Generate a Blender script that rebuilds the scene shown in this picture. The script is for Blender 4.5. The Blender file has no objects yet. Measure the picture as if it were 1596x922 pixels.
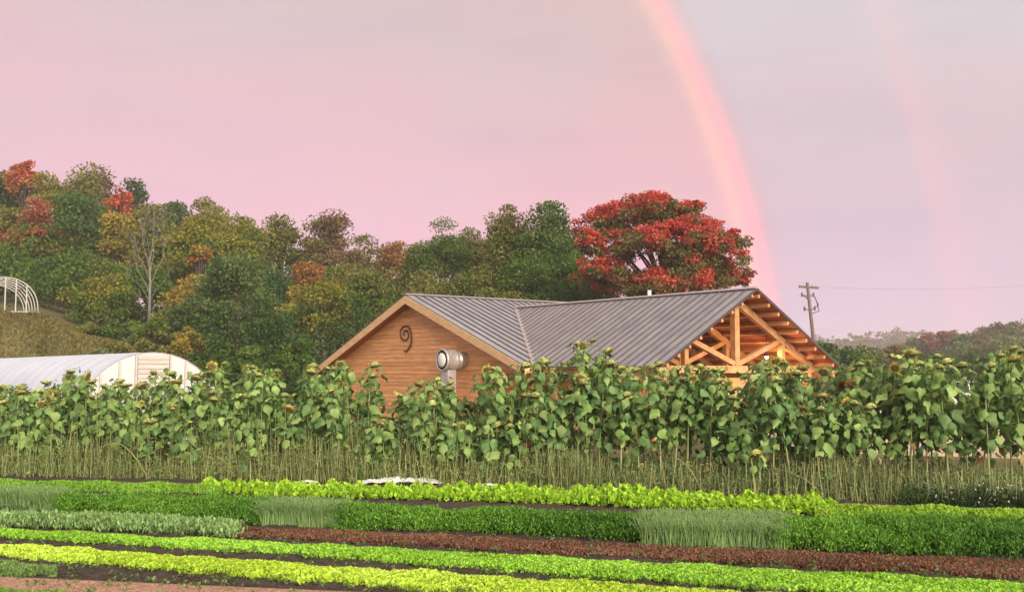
import bpy, math, random
import numpy as np
from mathutils import Vector, Matrix, Euler
R = math.radians
random.seed(7); rng = np.random.default_rng(7)
S = bpy.context.scene
COL = S.collection
# ------------------------------------------------------------------ camera
F, HZ, CZ = 1512.0, 573.0, 2.35
PITCH = math.atan((HZ - 461) / F)
cam_d = bpy.data.cameras.new('camera'); cam = bpy.data.objects.new('camera', cam_d); COL.objects.link(cam)
cam_d.sensor_width = 36; cam_d.lens = 36 * F / 1596; cam_d.clip_start = 0.1; cam_d.clip_end = 6000
cam.location = (0, 0, CZ); cam.rotation_euler = (R(90) + PITCH, 0, 0)
S.camera = cam
S.view_settings.view_transform = 'Standard'; S.view_settings.look = 'None'
S.view_settings.exposure = 0.92; S.view_settings.gamma = 1.0; S.view_settings.use_curve_mapping = False

def lin(c):
    return tuple((v / 255 / 12.92) if v / 255 <= 0.04045 else ((v / 255 + 0.055) / 1.055) ** 2.4 for v in c)
def lin4(r, g, b): return lin((r, g, b)) + (1,)
# ------------------------------------------------------------------ sun and sky
ANTI_AZ, ANTI_EL = R(-26.75), R(-2.5)            # point opposite the sun: centre of both rainbows
anti = Vector((math.sin(ANTI_AZ) * math.cos(ANTI_EL), math.cos(ANTI_AZ) * math.cos(ANTI_EL), math.sin(ANTI_EL)))
SUN_EL = R(22); SUN_AZ = ANTI_AZ + math.pi       # clockwise from +Y
sun_dir = Vector((math.sin(SUN_AZ) * math.cos(SUN_EL), math.cos(SUN_AZ) * math.cos(SUN_EL), math.sin(SUN_EL)))
sd = bpy.data.lights.new('sun', 'SUN'); sun = bpy.data.objects.new('sun', sd); COL.objects.link(sun)
sd.energy = 3.5; sd.angle = R(48); sd.color = (1.0, 0.86, 0.68)
sun.rotation_euler = (-sun_dir).to_track_quat('-Z', 'Y').to_euler(); sun.location = (30, -40, 20)

W = bpy.data.worlds.new('World'); S.world = W; W.use_nodes = True
nt = W.node_tree; nt.nodes.clear(); N = nt.nodes; L = nt.links
def nd(t, **k):
    n = N.new(t)
    for a, b in k.items(): setattr(n, a, b)
    return n
def math_(op, a, b=None, c=None, clamp=False):
    n = nd('ShaderNodeMath', operation=op); n.use_clamp = clamp
    for i, v in enumerate((a, b, c)):
        if v is None: continue
        if isinstance(v, (int, float)): n.inputs[i].default_value = v
        else: L.new(v, n.inputs[i])
    return n.outputs[0]
def ramp(fac, stops, interp='LINEAR'):
    n = nd('ShaderNodeValToRGB'); r = n.color_ramp; r.interpolation = interp
    while len(r.elements) < len(stops): r.elements.new(0.5)
    for e, (p, c) in zip(r.elements, stops): e.position = p; e.color = c
    L.new(fac, n.inputs[0]); return n.outputs[0]
def mixc(f, a, b, blend='MIX'):
    n = nd('ShaderNodeMix', data_type='RGBA', blend_type=blend)
    for s, v in ((0, f), (6, a), (7, b)):
        if isinstance(v, (int, float)): n.inputs[s].default_value = v
        elif isinstance(v, tuple): n.inputs[s].default_value = v
        else: L.new(v, n.inputs[s])
    return n.outputs[2]
TINT = (1.07, .90, .80, 1)
tc = nd('ShaderNodeTexCoord'); nrm = nd('ShaderNodeVectorMath', operation='NORMALIZE'); L.new(tc.outputs['Generated'], nrm.inputs[0])
dirv = nrm.outputs[0]
dot = nd('ShaderNodeVectorMath', operation='DOT_PRODUCT'); L.new(dirv, dot.inputs[0]); dot.inputs[1].default_value = anti
ang = math_('MULTIPLY', math_('ARCCOSINE', dot.outputs['Value']), 180 / math.pi)
sep = nd('ShaderNodeSeparateXYZ'); L.new(dirv, sep.inputs[0])
elev = math_('MULTIPLY', math_('ARCSINE', sep.outputs[2]), 180 / math.pi)
# soft rain streaks and cloud unevenness
mp = nd('ShaderNodeMapping'); mp.inputs['Scale'].default_value = (2.2, 2.2, 3.2); L.new(dirv, mp.inputs[0])
nz = nd('ShaderNodeTexNoise'); nz.inputs['Scale'].default_value = 1.6; nz.inputs['Detail'].default_value = 4; nz.inputs['Roughness'].default_value = 0.5
L.new(mp.outputs[0], nz.inputs['Vector'])
en = math_('ADD', elev, math_('MULTIPLY', math_('SUBTRACT', nz.outputs['Fac'], 0.42), 15))
e01 = math_('DIVIDE', en, 40.0, clamp=True)
inside = ramp(e01, [(0, lin4(241, 190, 196)), (0.17, lin4(240, 190, 197)), (0.33, lin4(229, 198, 206)), (0.55, lin4(215, 207, 213)), (1, lin4(208, 200, 206))])
outside = ramp(e01, [(0, lin4(223, 194, 203)), (0.17, lin4(219, 192, 202)), (0.33, lin4(216, 203, 213)), (0.52, lin4(216, 218, 229)), (1, lin4(206, 202, 210))])
a01 = math_('DIVIDE', ang, 60.0, clamp=True)
g = lambda v: (v, v, v, 1)
side = ramp(a01, [(40.8 / 60, g(0)), (43.0 / 60, g(1))], 'EASE')
base = mixc(side, inside, outside)
bow = ramp(a01, [(0, (0, 0, 0, 1)), (40.2 / 60, (.0, .0, .0, 1)), (40.85 / 60, (.06, .03, -.03, 1)), (41.35 / 60, (.34, .09, -.19, 1)),
                 (42.0 / 60, (.46, -.18, -.22, 1)), (42.35 / 60, (.26, -.15, -.10, 1)), (42.75 / 60, (0, 0, 0, 1)),
                 (50.9 / 60, (0, 0, 0, 1)), (51.7 / 60, (.10, -.03, -.05, 1)), (52.5 / 60, (.05, .0, -.04, 1)), (53.6 / 60, (0, 0, 0, 1))])
base = mixc(1.0, base, TINT, 'MULTIPLY')
warm = ramp(a01, [(20 / 60, (1, 1, 1, 1)), (40 / 60, (1.03, .94, .90, 1)), (42.8 / 60, (1.03, .94, .90, 1)), (43.4 / 60, (1, 1, 1, 1))])
base = mixc(1.0, base, warm, 'MULTIPLY')
mp2 = nd('ShaderNodeMapping'); mp2.inputs['Scale'].default_value = (3.5, 3.5, 16); mp2.inputs['Rotation'].default_value = (0.25, .35, 0); L.new(dirv, mp2.inputs[0])
nz2 = nd('ShaderNodeTexNoise'); nz2.inputs['Scale'].default_value = 1.3; nz2.inputs['Detail'].default_value = 5; L.new(mp2.outputs[0], nz2.inputs['Vector'])
streak = ramp(nz2.outputs['Fac'], [(.3, (.94, .96, .975, 1)), (.5, (1, 1, 1, 1)), (.7, (1.03, 1.0, .985, 1))])
base = mixc(1.0, base, streak, 'MULTIPLY')
fade = math_('MULTIPLY', math_('SUBTRACT', 1.3, math_('DIVIDE', elev, 32.0)), 1.0, clamp=False)
base = mixc(fade, base, bow, 'ADD')
sky = nd('ShaderNodeTexSky'); sky.sky_type = 'NISHITA'; sky.sun_disc = False; sky.sun_elevation = SUN_EL; sky.sun_rotation = SUN_AZ % (2 * math.pi)
sky.air_density = 0.12; sky.dust_density = 0.6; sky.ozone_density = 0.0
bg1 = nd('ShaderNodeBackground'); L.new(base, bg1.inputs[0]); bg1.inputs[1].default_value = 0.505
bg2 = nd('ShaderNodeBackground'); L.new(sky.outputs[0], bg2.inputs[0]); bg2.inputs[1].default_value = 0.05
ad = nd('ShaderNodeAddShader'); L.new(bg1.outputs[0], ad.inputs[0]); L.new(bg2.outputs[0], ad.inputs[1])
wo = nd('ShaderNodeOutputWorld'); L.new(ad.outputs[0], wo.inputs[0])

# ------------------------------------------------------------------ helpers
def ray(px, py):
    c, s = math.cos(PITCH), math.sin(PITCH); dz = 461 - py
    return Vector((px - 798, F * c - dz * s, F * s + dz * c))
def at(px, py, Y):
    r = ray(px, py); k = Y / r.y
    return Vector((r.x * k, Y, CZ + r.z * k))
def gnd(px, py, z=0.0):
    r = ray(px, py); k = (z - CZ) / r.z
    return Vector((r.x * k, r.y * k, z))
def itp(x, pts): return float(np.interp(x, [p[0] for p in pts], [p[1] for p in pts]))
def sm(t): t = min(max(t, 0), 1); return t * t * (3 - 2 * t)

def tag(o, label=None, cat=None, group=None, kind=None):
    for k, v in (('label', label), ('category', cat), ('group', group), ('kind', kind)):
        if v: o[k] = v
    return o
def empty(name, loc=(0, 0, 0), rz=0, label=None, cat=None, group=None):
    o = bpy.data.objects.new(name, None); COL.objects.link(o); o.location = loc; o.rotation_euler = (0, 0, rz); o.empty_display_size = .2
    return tag(o, label, cat, group)
def link(name, me, parent=None, mat=None, M=None):
    if mat is not None and not me.materials: me.materials.append(mat)
    o = bpy.data.objects.new(name, me); COL.objects.link(o)
    if parent: o.parent = parent
    if M is not None: o.matrix_local = M
    return o
class MB:
    def __init__(s): s.v = []; s.f = []; s.sm = False
    def add(s, vs, fs):
        n = len(s.v); s.v += [tuple(v) for v in vs]; s.f += [tuple(i + n for i in f) for f in fs]; return s
    def box(s, c, d, rot=None):
        x, y, z = d[0] / 2, d[1] / 2, d[2] / 2
        vs = [Vector(p) for p in ((-x, -y, -z), (x, -y, -z), (x, y, -z), (-x, y, -z), (-x, -y, z), (x, -y, z), (x, y, z), (-x, y, z))]
        if rot is not None: vs = [rot @ v for v in vs]
        return s.add([v + Vector(c) for v in vs], [(0, 3, 2, 1), (4, 5, 6, 7), (0, 1, 5, 4), (1, 2, 6, 5), (2, 3, 7, 6), (3, 0, 4, 7)])
    def beam(s, a, b, w, h, up=(0, 0, 1)):
        a, b = Vector(a), Vector(b); d = (b - a); l = d.length; d.normalize()
        sd_ = d.cross(Vector(up)).normalized(); u = sd_.cross(d)
        return s.box((a + b) / 2, (l, w, h), Matrix((d, sd_, u)).transposed())
    def prism(s, poly, off):       # poly: list of 3d points, off: extrusion vector
        n = len(poly); off = Vector(off); p = [Vector(q) for q in poly]
        return s.add(p + [q + off for q in p], [tuple(range(n))[::-1], tuple(range(n, 2 * n))] + [(i, (i + 1) % n, n + (i + 1) % n, n + i) for i in range(n)])
    def tube(s, path, rad, n=6, cap=True):
        path = [Vector(p) for p in path]; m = len(path)
        if isinstance(rad, (int, float)): rad = [rad] * m
        vs = []; prev = None
        for i, p in enumerate(path):
            d = (path[min(i + 1, m - 1)] - path[max(i - 1, 0)])
            if d.length < 1e-9: d = Vector((0, 0, 1))
            d.normalize()
            ref = prev if prev is not None else (Vector((1, 0, 0)) if abs(d.x) < .8 else Vector((0, 1, 0)))
            u = (ref - d * ref.dot(d)).normalized(); prev = u; w = d.cross(u)
            for k in range(n):
                a = 2 * math.pi * k / n; vs.append(p + (u * math.cos(a) + w * math.sin(a)) * rad[i])
        fs = [(i * n + k, i * n + (k + 1) % n, (i + 1) * n + (k + 1) % n, (i + 1) * n + k) for i in range(m - 1) for k in range(n)]
        if cap: fs += [tuple(range(n))[::-1], tuple(range((m - 1) * n, m * n))]
        return s.add(vs, fs)
    def lathe(s, prof, n=16, M=Matrix()):   # prof: (r, z)
        vs = [M @ Vector((r * math.cos(2 * math.pi * k / n), r * math.sin(2 * math.pi * k / n), z)) for r, z in prof for k in range(n)]
        m = len(prof)
        return s.add(vs, [(i * n + k, i * n + (k + 1) % n, (i + 1) * n + (k + 1) % n, (i + 1) * n + k) for i in range(m - 1) for k in range(n)] + [tuple(range(n))[::-1], tuple(range((m - 1) * n, m * n))])
    def mesh(s, name, smooth=False):
        me = bpy.data.meshes.new(name); me.from_pydata(s.v, [], s.f); me.update()
        if smooth: me.shade_smooth()
        return me
    def build(s, name, mat, parent=None, smooth=False, M=None):
        return link(name, s.mesh(name, smooth), parent, mat, M)

def quadmesh(name, V, C=None):
    """V: (n,4,3) loose leaf quads, C: (n,3) leaf colours"""
    n = len(V); me = bpy.data.meshes.new(name)
    me.vertices.add(n * 4); me.vertices.foreach_set('co', np.ascontiguousarray(V, dtype=np.float32).ravel())
    me.loops.add(n * 4); me.loops.foreach_set('vertex_index', np.arange(n * 4, dtype=np.int32))
    me.polygons.add(n); me.polygons.foreach_set('loop_start', np.arange(0, n * 4, 4, dtype=np.int32))
    if C is not None:
        a = me.attributes.new('col', 'FLOAT_COLOR', 'POINT')
        cc = np.ones((n, 4, 4), np.float32); cc[:, :, :3] = np.asarray(C, np.float32)[:, None, :]
        a.data.foreach_set('color', cc.ravel())
    me.update(calc_edges=True); return me
def unit(a): return a / (np.linalg.norm(a, axis=-1, keepdims=True) + 1e-9)
def leaves(P, D, Lg, Wd, C, fold=0.25):
    """rhombic folded leaves at P, pointing along D (n,3)"""
    n = len(P); D = unit(D); r = rng.normal(size=(n, 3)); s_ = unit(np.cross(D, r)); nn = np.cross(D, s_)
    Lg = np.broadcast_to(np.asarray(Lg, float), (n,))[:, None]; Wd = np.broadcast_to(np.asarray(Wd, float), (n,))[:, None]
    V = np.stack([P - D * Lg * .5, P + s_ * Wd * .5 + nn * Wd * fold + D * Lg * .08, P + D * Lg * .5, P - s_ * Wd * .5 + nn * Wd * fold + D * Lg * .08], 1)
    return V, C

# ------------------------------------------------------------------ materials
def newmat(name):
    m = bpy.data.materials.new(name); m.use_nodes = True; t = m.node_tree; t.nodes.clear()
    o = t.nodes.new('ShaderNodeOutputMaterial'); return m, t, o
def surf(name, c1, c2=None, rough=.6, scale=4., stretch=(1, 1, 1), detail=5, metal=0, bump=0, objrand=0., spec=.4, coords='Object', trans=0., c3=None, bscale=None, contrast=(.35, .65)):
    m, t, o = newmat(name); n = t.nodes; l = t.links
    p = n.new('ShaderNodeBsdfPrincipled'); p.inputs['Roughness'].default_value = rough; p.inputs['Metallic'].default_value = metal
    p.inputs['Specular IOR Level'].default_value = spec
    tcn = n.new('ShaderNodeTexCoord'); mpn = n.new('ShaderNodeMapping'); mpn.inputs['Scale'].default_value = stretch; l.new(tcn.outputs[coords], mpn.inputs[0])
    nz_ = n.new('ShaderNodeTexNoise'); nz_.inputs['Scale'].default_value = scale; nz_.inputs['Detail'].default_value = detail; nz_.inputs['Roughness'].default_value = .62
    if objrand:
        oi = n.new('ShaderNodeObjectInfo'); vm = n.new('ShaderNodeVectorMath'); vm.operation = 'MULTIPLY_ADD'
        l.new(mpn.outputs[0], vm.inputs[0]); vm.inputs[1].default_value = (1, 1, 1)
        sc_ = n.new('ShaderNodeMath'); sc_.operation = 'MULTIPLY'; sc_.inputs[1].default_value = 40; l.new(oi.outputs['Random'], sc_.inputs[0]); l.new(sc_.outputs[0], vm.inputs[2])
        l.new(vm.outputs[0], nz_.inputs['Vector'])
    else: l.new(mpn.outputs[0], nz_.inputs['Vector'])
    cr = n.new('ShaderNodeValToRGB'); l.new(nz_.outputs['Fac'], cr.inputs[0]); e = cr.color_ramp.elements
    c2 = c2 or c1; e[0].position, e[1].position = contrast; e[0].color = (*c1, 1); e[1].color = (*c2, 1)
    if c3: q = e.new((contrast[0] + contrast[1]) / 2); q.color = (*c3, 1)
    out = cr.outputs[0]
    if objrand:
        hs = n.new('ShaderNodeHueSaturation'); l.new(out, hs.inputs['Color'])
        mr = n.new('ShaderNodeMapRange'); l.new(oi.outputs['Random'], mr.inputs[0]); mr.inputs[3].default_value = 1 - objrand; mr.inputs[4].default_value = 1 + objrand
        l.new(mr.outputs[0], hs.inputs['Value']); out = hs.outputs[0]
    l.new(out, p.inputs['Base Color'])
    if bump:
        b = n.new('ShaderNodeBump'); b.inputs['Strength'].default_value = bump; b.inputs['Distance'].default_value = .03
        if bscale:
            nb = n.new('ShaderNodeTexNoise'); nb.inputs['Scale'].default_value = bscale; nb.inputs['Detail'].default_value = 6; l.new(tcn.outputs[coords], nb.inputs['Vector']); l.new(nb.outputs['Fac'], b.inputs['Height'])
        else: l.new(nz_.outputs['Fac'], b.inputs['Height'])
        l.new(b.outputs[0], p.inputs['Normal'])
    sh = p.outputs[0]
    if trans:
        tr = n.new('ShaderNodeBsdfTranslucent'); l.new(out, tr.inputs[0]); mx = n.new('ShaderNodeMixShader'); mx.inputs[0].default_value = trans
        l.new(sh, mx.inputs[1]); l.new(tr.outputs[0], mx.inputs[2]); sh = mx.outputs[0]
    l.new(sh, o.inputs[0]); return m
def foliage(name, trans=.3, rough=.6, spec=.25):
    m, t, o = newmat(name); n = t.nodes; l = t.links
    a = n.new('ShaderNodeAttribute'); a.attribute_name = 'col'
    p = n.new('ShaderNodeBsdfPrincipled'); p.inputs['Roughness'].default_value = rough; p.inputs['Specular IOR Level'].default_value = spec
    l.new(a.outputs['Color'], p.inputs['Base Color'])
    tr = n.new('ShaderNodeBsdfTranslucent'); l.new(a.outputs['Color'], tr.inputs[0])
    mx = n.new('ShaderNodeMixShader'); mx.inputs[0].default_value = trans; l.new(p.outputs[0], mx.inputs[1]); l.new(tr.outputs[0], mx.inputs[2]); l.new(mx.outputs[0], o.inputs[0])
    return m
FOL = foliage('foliage'); CROP = foliage('crop_leaf', .35, .5, .3)
WOOD = surf('cedar_siding', (.54, .235, .085), (.80, .45, .21), .65, 3, (.35, 6, 9), objrand=.13, bump=.25, c3=(.68, .33, .135))
TRIM = surf('pine_trim', (.58, .36, .17), (.74, .50, .27), .6, 4, (.6, .6, 5), objrand=.06)
TIMBER = surf('timber_frame', (.42, .20, .08), (.60, .33, .15), .6, 3, (1, 1, 1), objrand=.1, bump=.15)
DECK = surf('stained_decking', (.26, .07, .028), (.42, .13, .05), .7, 3, (6, .4, 1))
ROOF = surf('painted_roof_metal', (.215, .222, .252), (.305, .312, .35), .45, 1.1, (1, 1, 1), metal=0., spec=.5, objrand=.06, detail=7, bump=.12)
SEAM_SHADE = surf('roof_seam_shaded', (.085, .065, .06), (.12, .095, .09), .6, 3)  # roof metal darkened in colour for the shaded sides of the ribs
ROOFGAP = surf('roof_underlay', (.07, .05, .05), rough=.9)
RIDGE = surf('ridge_metal', (.34, .30, .29), rough=.5)
IRON = surf('dark_iron', (.06, .03, .02), (.1, .05, .03), .7, 20)
STEEL = surf('galvanised_steel', (.46, .45, .44), (.60, .58, .56), .38, 5, metal=.5, objrand=.05)
GHWOOD = surf('whitewashed_wood', (.42, .38, .355), (.52, .48, .45), .8, 4, (.5, 1, 5), objrand=.06)
DARK = surf('dark_rubber', (.03, .03, .032), rough=.7)
BARK = surf('tree_bark', (.03, .022, .017), (.075, .058, .045), .9, 6, (1, 1, .2), bump=.6)
PALEBARK = surf('bleached_bark', (.12, .105, .09), (.21, .19, .165), .9, 5, (1, 1, .2))
FILM = surf('greenhouse_film', (.68, .79, .93), (.77, .87, .98), .4, .9, (1, .35, 1), spec=.5, trans=.12)
ENDFILM = surf('end_wall_film', (.46, .47, .48), (.56, .56, .56), .5, .8, spec=.4)
PALEWOOD = surf('weathered_pale_wood', (.42, .33, .25), (.56, .46, .36), .8, 4, (.5, 1, 5), objrand=.12)
TUBE = surf('hoop_tube', (.40, .38, .36), (.50, .48, .45), .45, 6)
SOIL = surf('bed_soil', (.030, .021, .016), (.080, .058, .044), .95, 9, detail=8, bump=1.0, bscale=30)
CLOD = surf('soil_clods', (.025, .018, .014), (.07, .052, .040), .95, 14, objrand=.1)
TAN = surf('dry_seedbed', (.30, .165, .105), (.52, .33, .23), .95, 26, detail=8, bump=.9, bscale=50)
WHITE = surf('white_fabric', (.38, .39, .40), (.60, .62, .63), .7, 7)
CREAM = surf('white_paint', (.70, .68, .64), (.78, .76, .72), .5, 3)
RED = surf('red_paint', (.42, .06, .03), (.52, .09, .045), .6, 3, (1, 1, 4), objrand=.1)
BLUEGREY = surf('blue_grey_plastic', (.16, .21, .25), (.22, .28, .33), .5, 3)
POLEM = surf('pole_wood', (.10, .075, .065), (.18, .14, .125), .9, 5, (3, 3, .3))
GLASS = surf('car_glass', (.03, .04, .05), rough=.1, spec=.8)
STEMM = surf('sunflower_stem', (.17, .22, .07), (.36, .37, .16), .7, 5, (1, 1, .3), objrand=.1)
DISC = surf('seed_disc', (.07, .045, .02), (.24, .19, .07), .95, 60, bump=.8)
CALYX = surf('green_calyx', (.30, .38, .10), (.58, .62, .22), .7, 18, objrand=.2, trans=.2)
PETAL = surf('yellow_petals', (.70, .42, .03), (.80, .60, .08), .6, 20, objrand=.15, trans=.3)
REDPETAL = surf('red_petals', (.45, .05, .02), (.58, .12, .03), .6, 20, trans=.3)
LEAFM = [surf('sunflower_leaf', (.13, .23, .055), (.23, .35, .10), .6, 7, objrand=.3, spec=.35, trans=.25),
         surf('sunflower_leaf_deep', (.07, .155, .045), (.145, .26, .08), .6, 7, objrand=.3, spec=.35, trans=.25),
         surf('sunflower_leaf_pale', (.20, .32, .085), (.32, .45, .15), .6, 7, objrand=.25, spec=.35, trans=.3),
         surf('sunflower_leaf_dry', (.20, .15, .06), (.34, .26, .11), .8, 9, objrand=.25, trans=.2)]

# ------------------------------------------------------------------ terrain
H75 = [(-.75, 7.5), (-.6, 7.0), (-.49, 6.3), (-.44, 5.0), (-.395, 3.7), (-.31, 2.2), (-.1, 1.2), (.1, .3), (.2, 0)]
def T(x, y):
    if y < 40: return 0.
    u = x / y
    h = itp(u, H75) * sm((y - 60) / 15)
    far = min(max(y - 76, 0), 130)
    h += far * itp(u, [(-.6, .13), (-.5, .12), (-.2, .045), (0, .01), (.15, 0)])
    return h
GRASS = surf('ground_grass', (.085, .085, .028), (.17, .135, .055), .95, .35, detail=9, bump=.6, bscale=6, c3=(.115, .115, .038), contrast=(.38, .62), coords='Object')
vs, fs = [], []
rads = [0, 5, 10, 15, 20, 25, 30, 36, 42, 48, 54, 58] + list(np.arange(60, 82, 1.5)) + [85, 90, 95, 100, 110, 120, 130, 145, 160, 180, 205, 220, 260, 330, 450, 650, 1000, 1500]
NA = 180
for r in rads:
    for k in range(NA):
        a = 2 * math.pi * k / NA; x, y = r * math.sin(a), r * math.cos(a)
        vs.append((x, y, T(x, y) + (.25 * math.sin(x * .9) * math.sin(y * .7 + x * .3) * sm((y - 62) / 8) if y > 60 and y < 200 else 0)))
for i in range(len(rads) - 1):
    for k in range(NA):
        fs.append((i * NA + k, (i + 1) * NA + k, (i + 1) * NA + (k + 1) % NA, i * NA + (k + 1) % NA))
m_ = MB(); m_.v, m_.f = vs, fs
tag(m_.build('ground', GRASS, smooth=True), kind='structure')
# field soil sheet, slightly rough
def soil_sheet(name, corners, mat, z, nx, ny, amp):
    a, b, c, d = [Vector(q) for q in corners]; mb = MB()
    for j in range(ny + 1):
        for i in range(nx + 1):
            u, v = i / nx, j / ny; p = (a * (1 - u) + b * u) * (1 - v) + (d * (1 - u) + c * u) * v
            e = min(i, j, nx - i, ny - j, 3) / 3
            mb.v.append((p.x, p.y, z + amp * e * random.random()))
    mb.f = [(j * (nx + 1) + i, j * (nx + 1) + i + 1, (j + 1) * (nx + 1) + i + 1, (j + 1) * (nx + 1) + i) for j in range(ny) for i in range(nx)]
    return mb.build(name, mat, smooth=True)
def linepts(pts, z=0.):
    """px line -> ground line function s in px"""
    G = [(p[0], gnd(p[0], p[1], z)) for p in pts]
    def f(px):
        if px <= G[0][0]: (a, A), (b, B) = G[0], G[1]
        elif px >= G[-1][0]: (a, A), (b, B) = G[-2], G[-1]
        else:
            for (a, A), (b, B) in zip(G, G[1:]):
                if a <= px <= b: break
        t = (px - a) / (b - a); return A + (B - A) * t
    return f
fb = linepts([(0, 738), (1596, 782)])
tag(soil_sheet('field_soil', [(-12, 3, 0), (14, 3, 0), fb(1750), fb(-150)], SOIL, .004, 260, 120, .05), kind='structure')
tl = linepts([(0, 906), (90, 893), (500, 922)]);
SB = linepts([(0, 899), (200, 897), (500, 922)])
A0, A1 = SB(-120), SB(620); off = Vector((0, -1.1, 0))
sb = tag(soil_sheet('dry_seedbed', [A0 + off, A1 + off, A1, A0], TAN, .055, 180, 26, .03), kind='structure')
# clods of soil lying between the rows
cl = []
for k in range(2600):
    px = random.uniform(-40, 1640); yy = random.uniform(905, 945) if random.random() < .35 else random.uniform(835, 935)
    p = gnd(px, yy); s = random.uniform(.012, .035); cl.append((p.x, p.y, .04, s))
mb = MB()
for x, y, z, s in cl:
    q = [Vector((math.cos(a) * s * random.uniform(.7, 1.2), math.sin(a) * s * random.uniform(.7, 1.2), 0)) for a in (0, 1.3, 2.6, 3.8, 5.1)]
    mb.add([Vector((x, y, z - .01)) + v for v in q] + [Vector((x, y, z + s * .8))], [(i, (i + 1) % 5, 5) for i in range(5)])
tag(mb.build('soil_clods', CLOD), 'small dark clods of soil lying between the salad rows', 'soil', kind='stuff')

# ------------------------------------------------------------------ crop rows
def bed_region(rows, h):
    """rows: (px, ytop, ybottom). returns front/back ground line functions"""
    fr = linepts([(r[0], r[2]) for r in rows]); 
    bk0 = linepts([(r[0], r[1]) for r in rows], h)
    bk = lambda px: Vector((bk0(px).x, bk0(px).y, 0))
    return fr, bk
def scatter(rows, h, n, wob=.06, x0=None, x1=None, endr=.3):
    fr, bk = bed_region(rows, h); x0 = rows[0][0] if x0 is None else x0; x1 = rows[-1][0] if x1 is None else x1
    XS = np.linspace(x0, x1, 60); A = np.array([fr(x)[:2] for x in XS]); B = np.array([bk(x)[:2] for x in XS])
    ln = np.linalg.norm(A[1:] - A[:-1], axis=1); wd = np.linalg.norm(B - A, axis=1); wgt = np.cumsum(ln * (wd[1:] + .3)); wgt /= wgt[-1]
    u = rng.random(n); i = np.searchsorted(wgt, u); i = np.clip(i, 0, 58); f_ = rng.random(n)
    a = A[i] + (A[i + 1] - A[i]) * f_[:, None]; b = B[i] + (B[i + 1] - B[i]) * f_[:, None]
    t = rng.random(n); s = (i + f_) / 59; dd_ = unit(b - a); kk = np.minimum(1, np.linalg.norm(b - a, axis=1, keepdims=True) / .3); a = a - dd_ * .19 * kk; b = b + dd_ * .12 * kk
    edge = wob * (np.sin(a[:, 0] * 9) + np.sin(a[:, 0] * 23 + 1) + np.sin(a[:, 0] * 4.1 + 2)) / 2
    tt = t[:, None]; p = a + (b - a) * tt; d = unit(b - a); p += d * (edge * np.where(t < .5, 1, -1))[:, None] * np.abs(1 - 2 * t)[:, None]
    return p, t, s
def mixcol(cols, n, P=None, sc=1.3, jit=.12):
    cols = np.array(cols); k = np.clip(rng.random(n) * .55 + (0 if P is None else .5 * (np.sin(P[:, 0] * sc) * np.sin(P[:, 1] * sc * 1.7 + P[:, 0] * .5) + .9) * .45), 0, .999) * (len(cols) - 1)
    i = k.astype(int); f_ = (k - i)[:, None]; c = cols[i] * (1 - f_) + cols[np.minimum(i + 1, len(cols) - 1)] * f_
    return c * (1 + jit * rng.normal(size=(n, 1))).clip(.4, 1.7)
def leafy(name, rows, h, n, L_, Wd, cols, label, cat, up=1.0, spread=.9, z0=.25, wob=.06, x0=None, x1=None, prof=.6, clump=None, mat=None, fold=.3, jit=.12):
    p, t, s = scatter(rows, h, n, wob, x0, x1)
    if clump:       # gather leaves round plant centres
        m = max(8, n // clump); pc, tc_, sc_ = scatter(rows, h, m, wob, x0, x1)
        i = rng.integers(0, m, n); off_ = rng.normal(size=(n, 2)) * (L_ * .9 if clump < 80 else .075); p = pc[i] + off_; t = tc_[i]; hb = (.68 + .42 * rng.random(m))[i]
    else: hb = .85 + .15 * np.sin(p[:, 0] * 5) * np.sin(p[:, 1] * 7 + 1)
    ok_ = (np.sin(p[:, 0] * 2.3 + h * 90) * np.sin(p[:, 0] * 5.9 + p[:, 1] * 7 + 2) * np.sin(p[:, 1] * 4.1 + p[:, 0] * 1.3) < rng.uniform(.45, .95, n))
    hb = np.where(ok_, hb, hb * .25)
    env = (1 - prof * np.abs(2 * t - 1) ** 3) * hb
    z = h * env * (z0 + (1 - z0) * np.sqrt(rng.random(n)))
    P = np.column_stack([p, z]); D = rng.normal(size=(n, 3)) * spread; D[:, 2] = np.abs(D[:, 2]) + up
    V, C = leaves(P, D, L_ * rng.uniform(.6, 1.3, n), Wd * rng.uniform(.6, 1.3, n), mixcol(cols, n, P, jit=jit), fold)
    V[:, :, 2] = np.maximum(V[:, :, 2], .01)
    return tag(link(name, quadmesh(name, V, C), None, mat or CROP), label, cat, kind='stuff')
LIME = [(.22, .45, .035), (.35, .66, .06), (.48, .80, .11)]
YEL = [(.36, .54, .04), (.54, .76, .07), (.70, .90, .16)]
leafy('lime_salad_row', [(-60, 818, 836), (0, 820, 838), (500, 845, 868), (1046, 874, 908), (1596, 902, 944), (1700, 908, 955)], .13, 70000, .042, .034, LIME,
      'long bright lime green row of baby salad leaves between the yellow row and the maroon row', 'salad leaves', up=.7, wob=.05, prof=.3)
leafy('yellow_salad_row', [(-60, 839, 864), (0, 843, 868), (500, 878, 907), (1046, 911, 949), (1250, 924, 966)], .14, 56000, .055, .045, YEL,
      'pale yellow frilly lettuce row nearest the bare soil', 'lettuce', up=.6, wob=.07, prof=.3)
leafy('red_salad_row', [(350, 817, 836), (500, 822, 842), (1046, 848, 872), (1596, 870, 902), (1700, 875, 908)], .11, 56000, .036, .028,
      [(.10, .046, .026), (.23, .115, .066), (.36, .205, .13)], 'low maroon red row of salad leaves behind the lime row', 'salad leaves', up=.8, wob=.04, prof=.25)
GRN = [(.055, .16, .02), (.125, .31, .03), (.26, .52, .055)]
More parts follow.
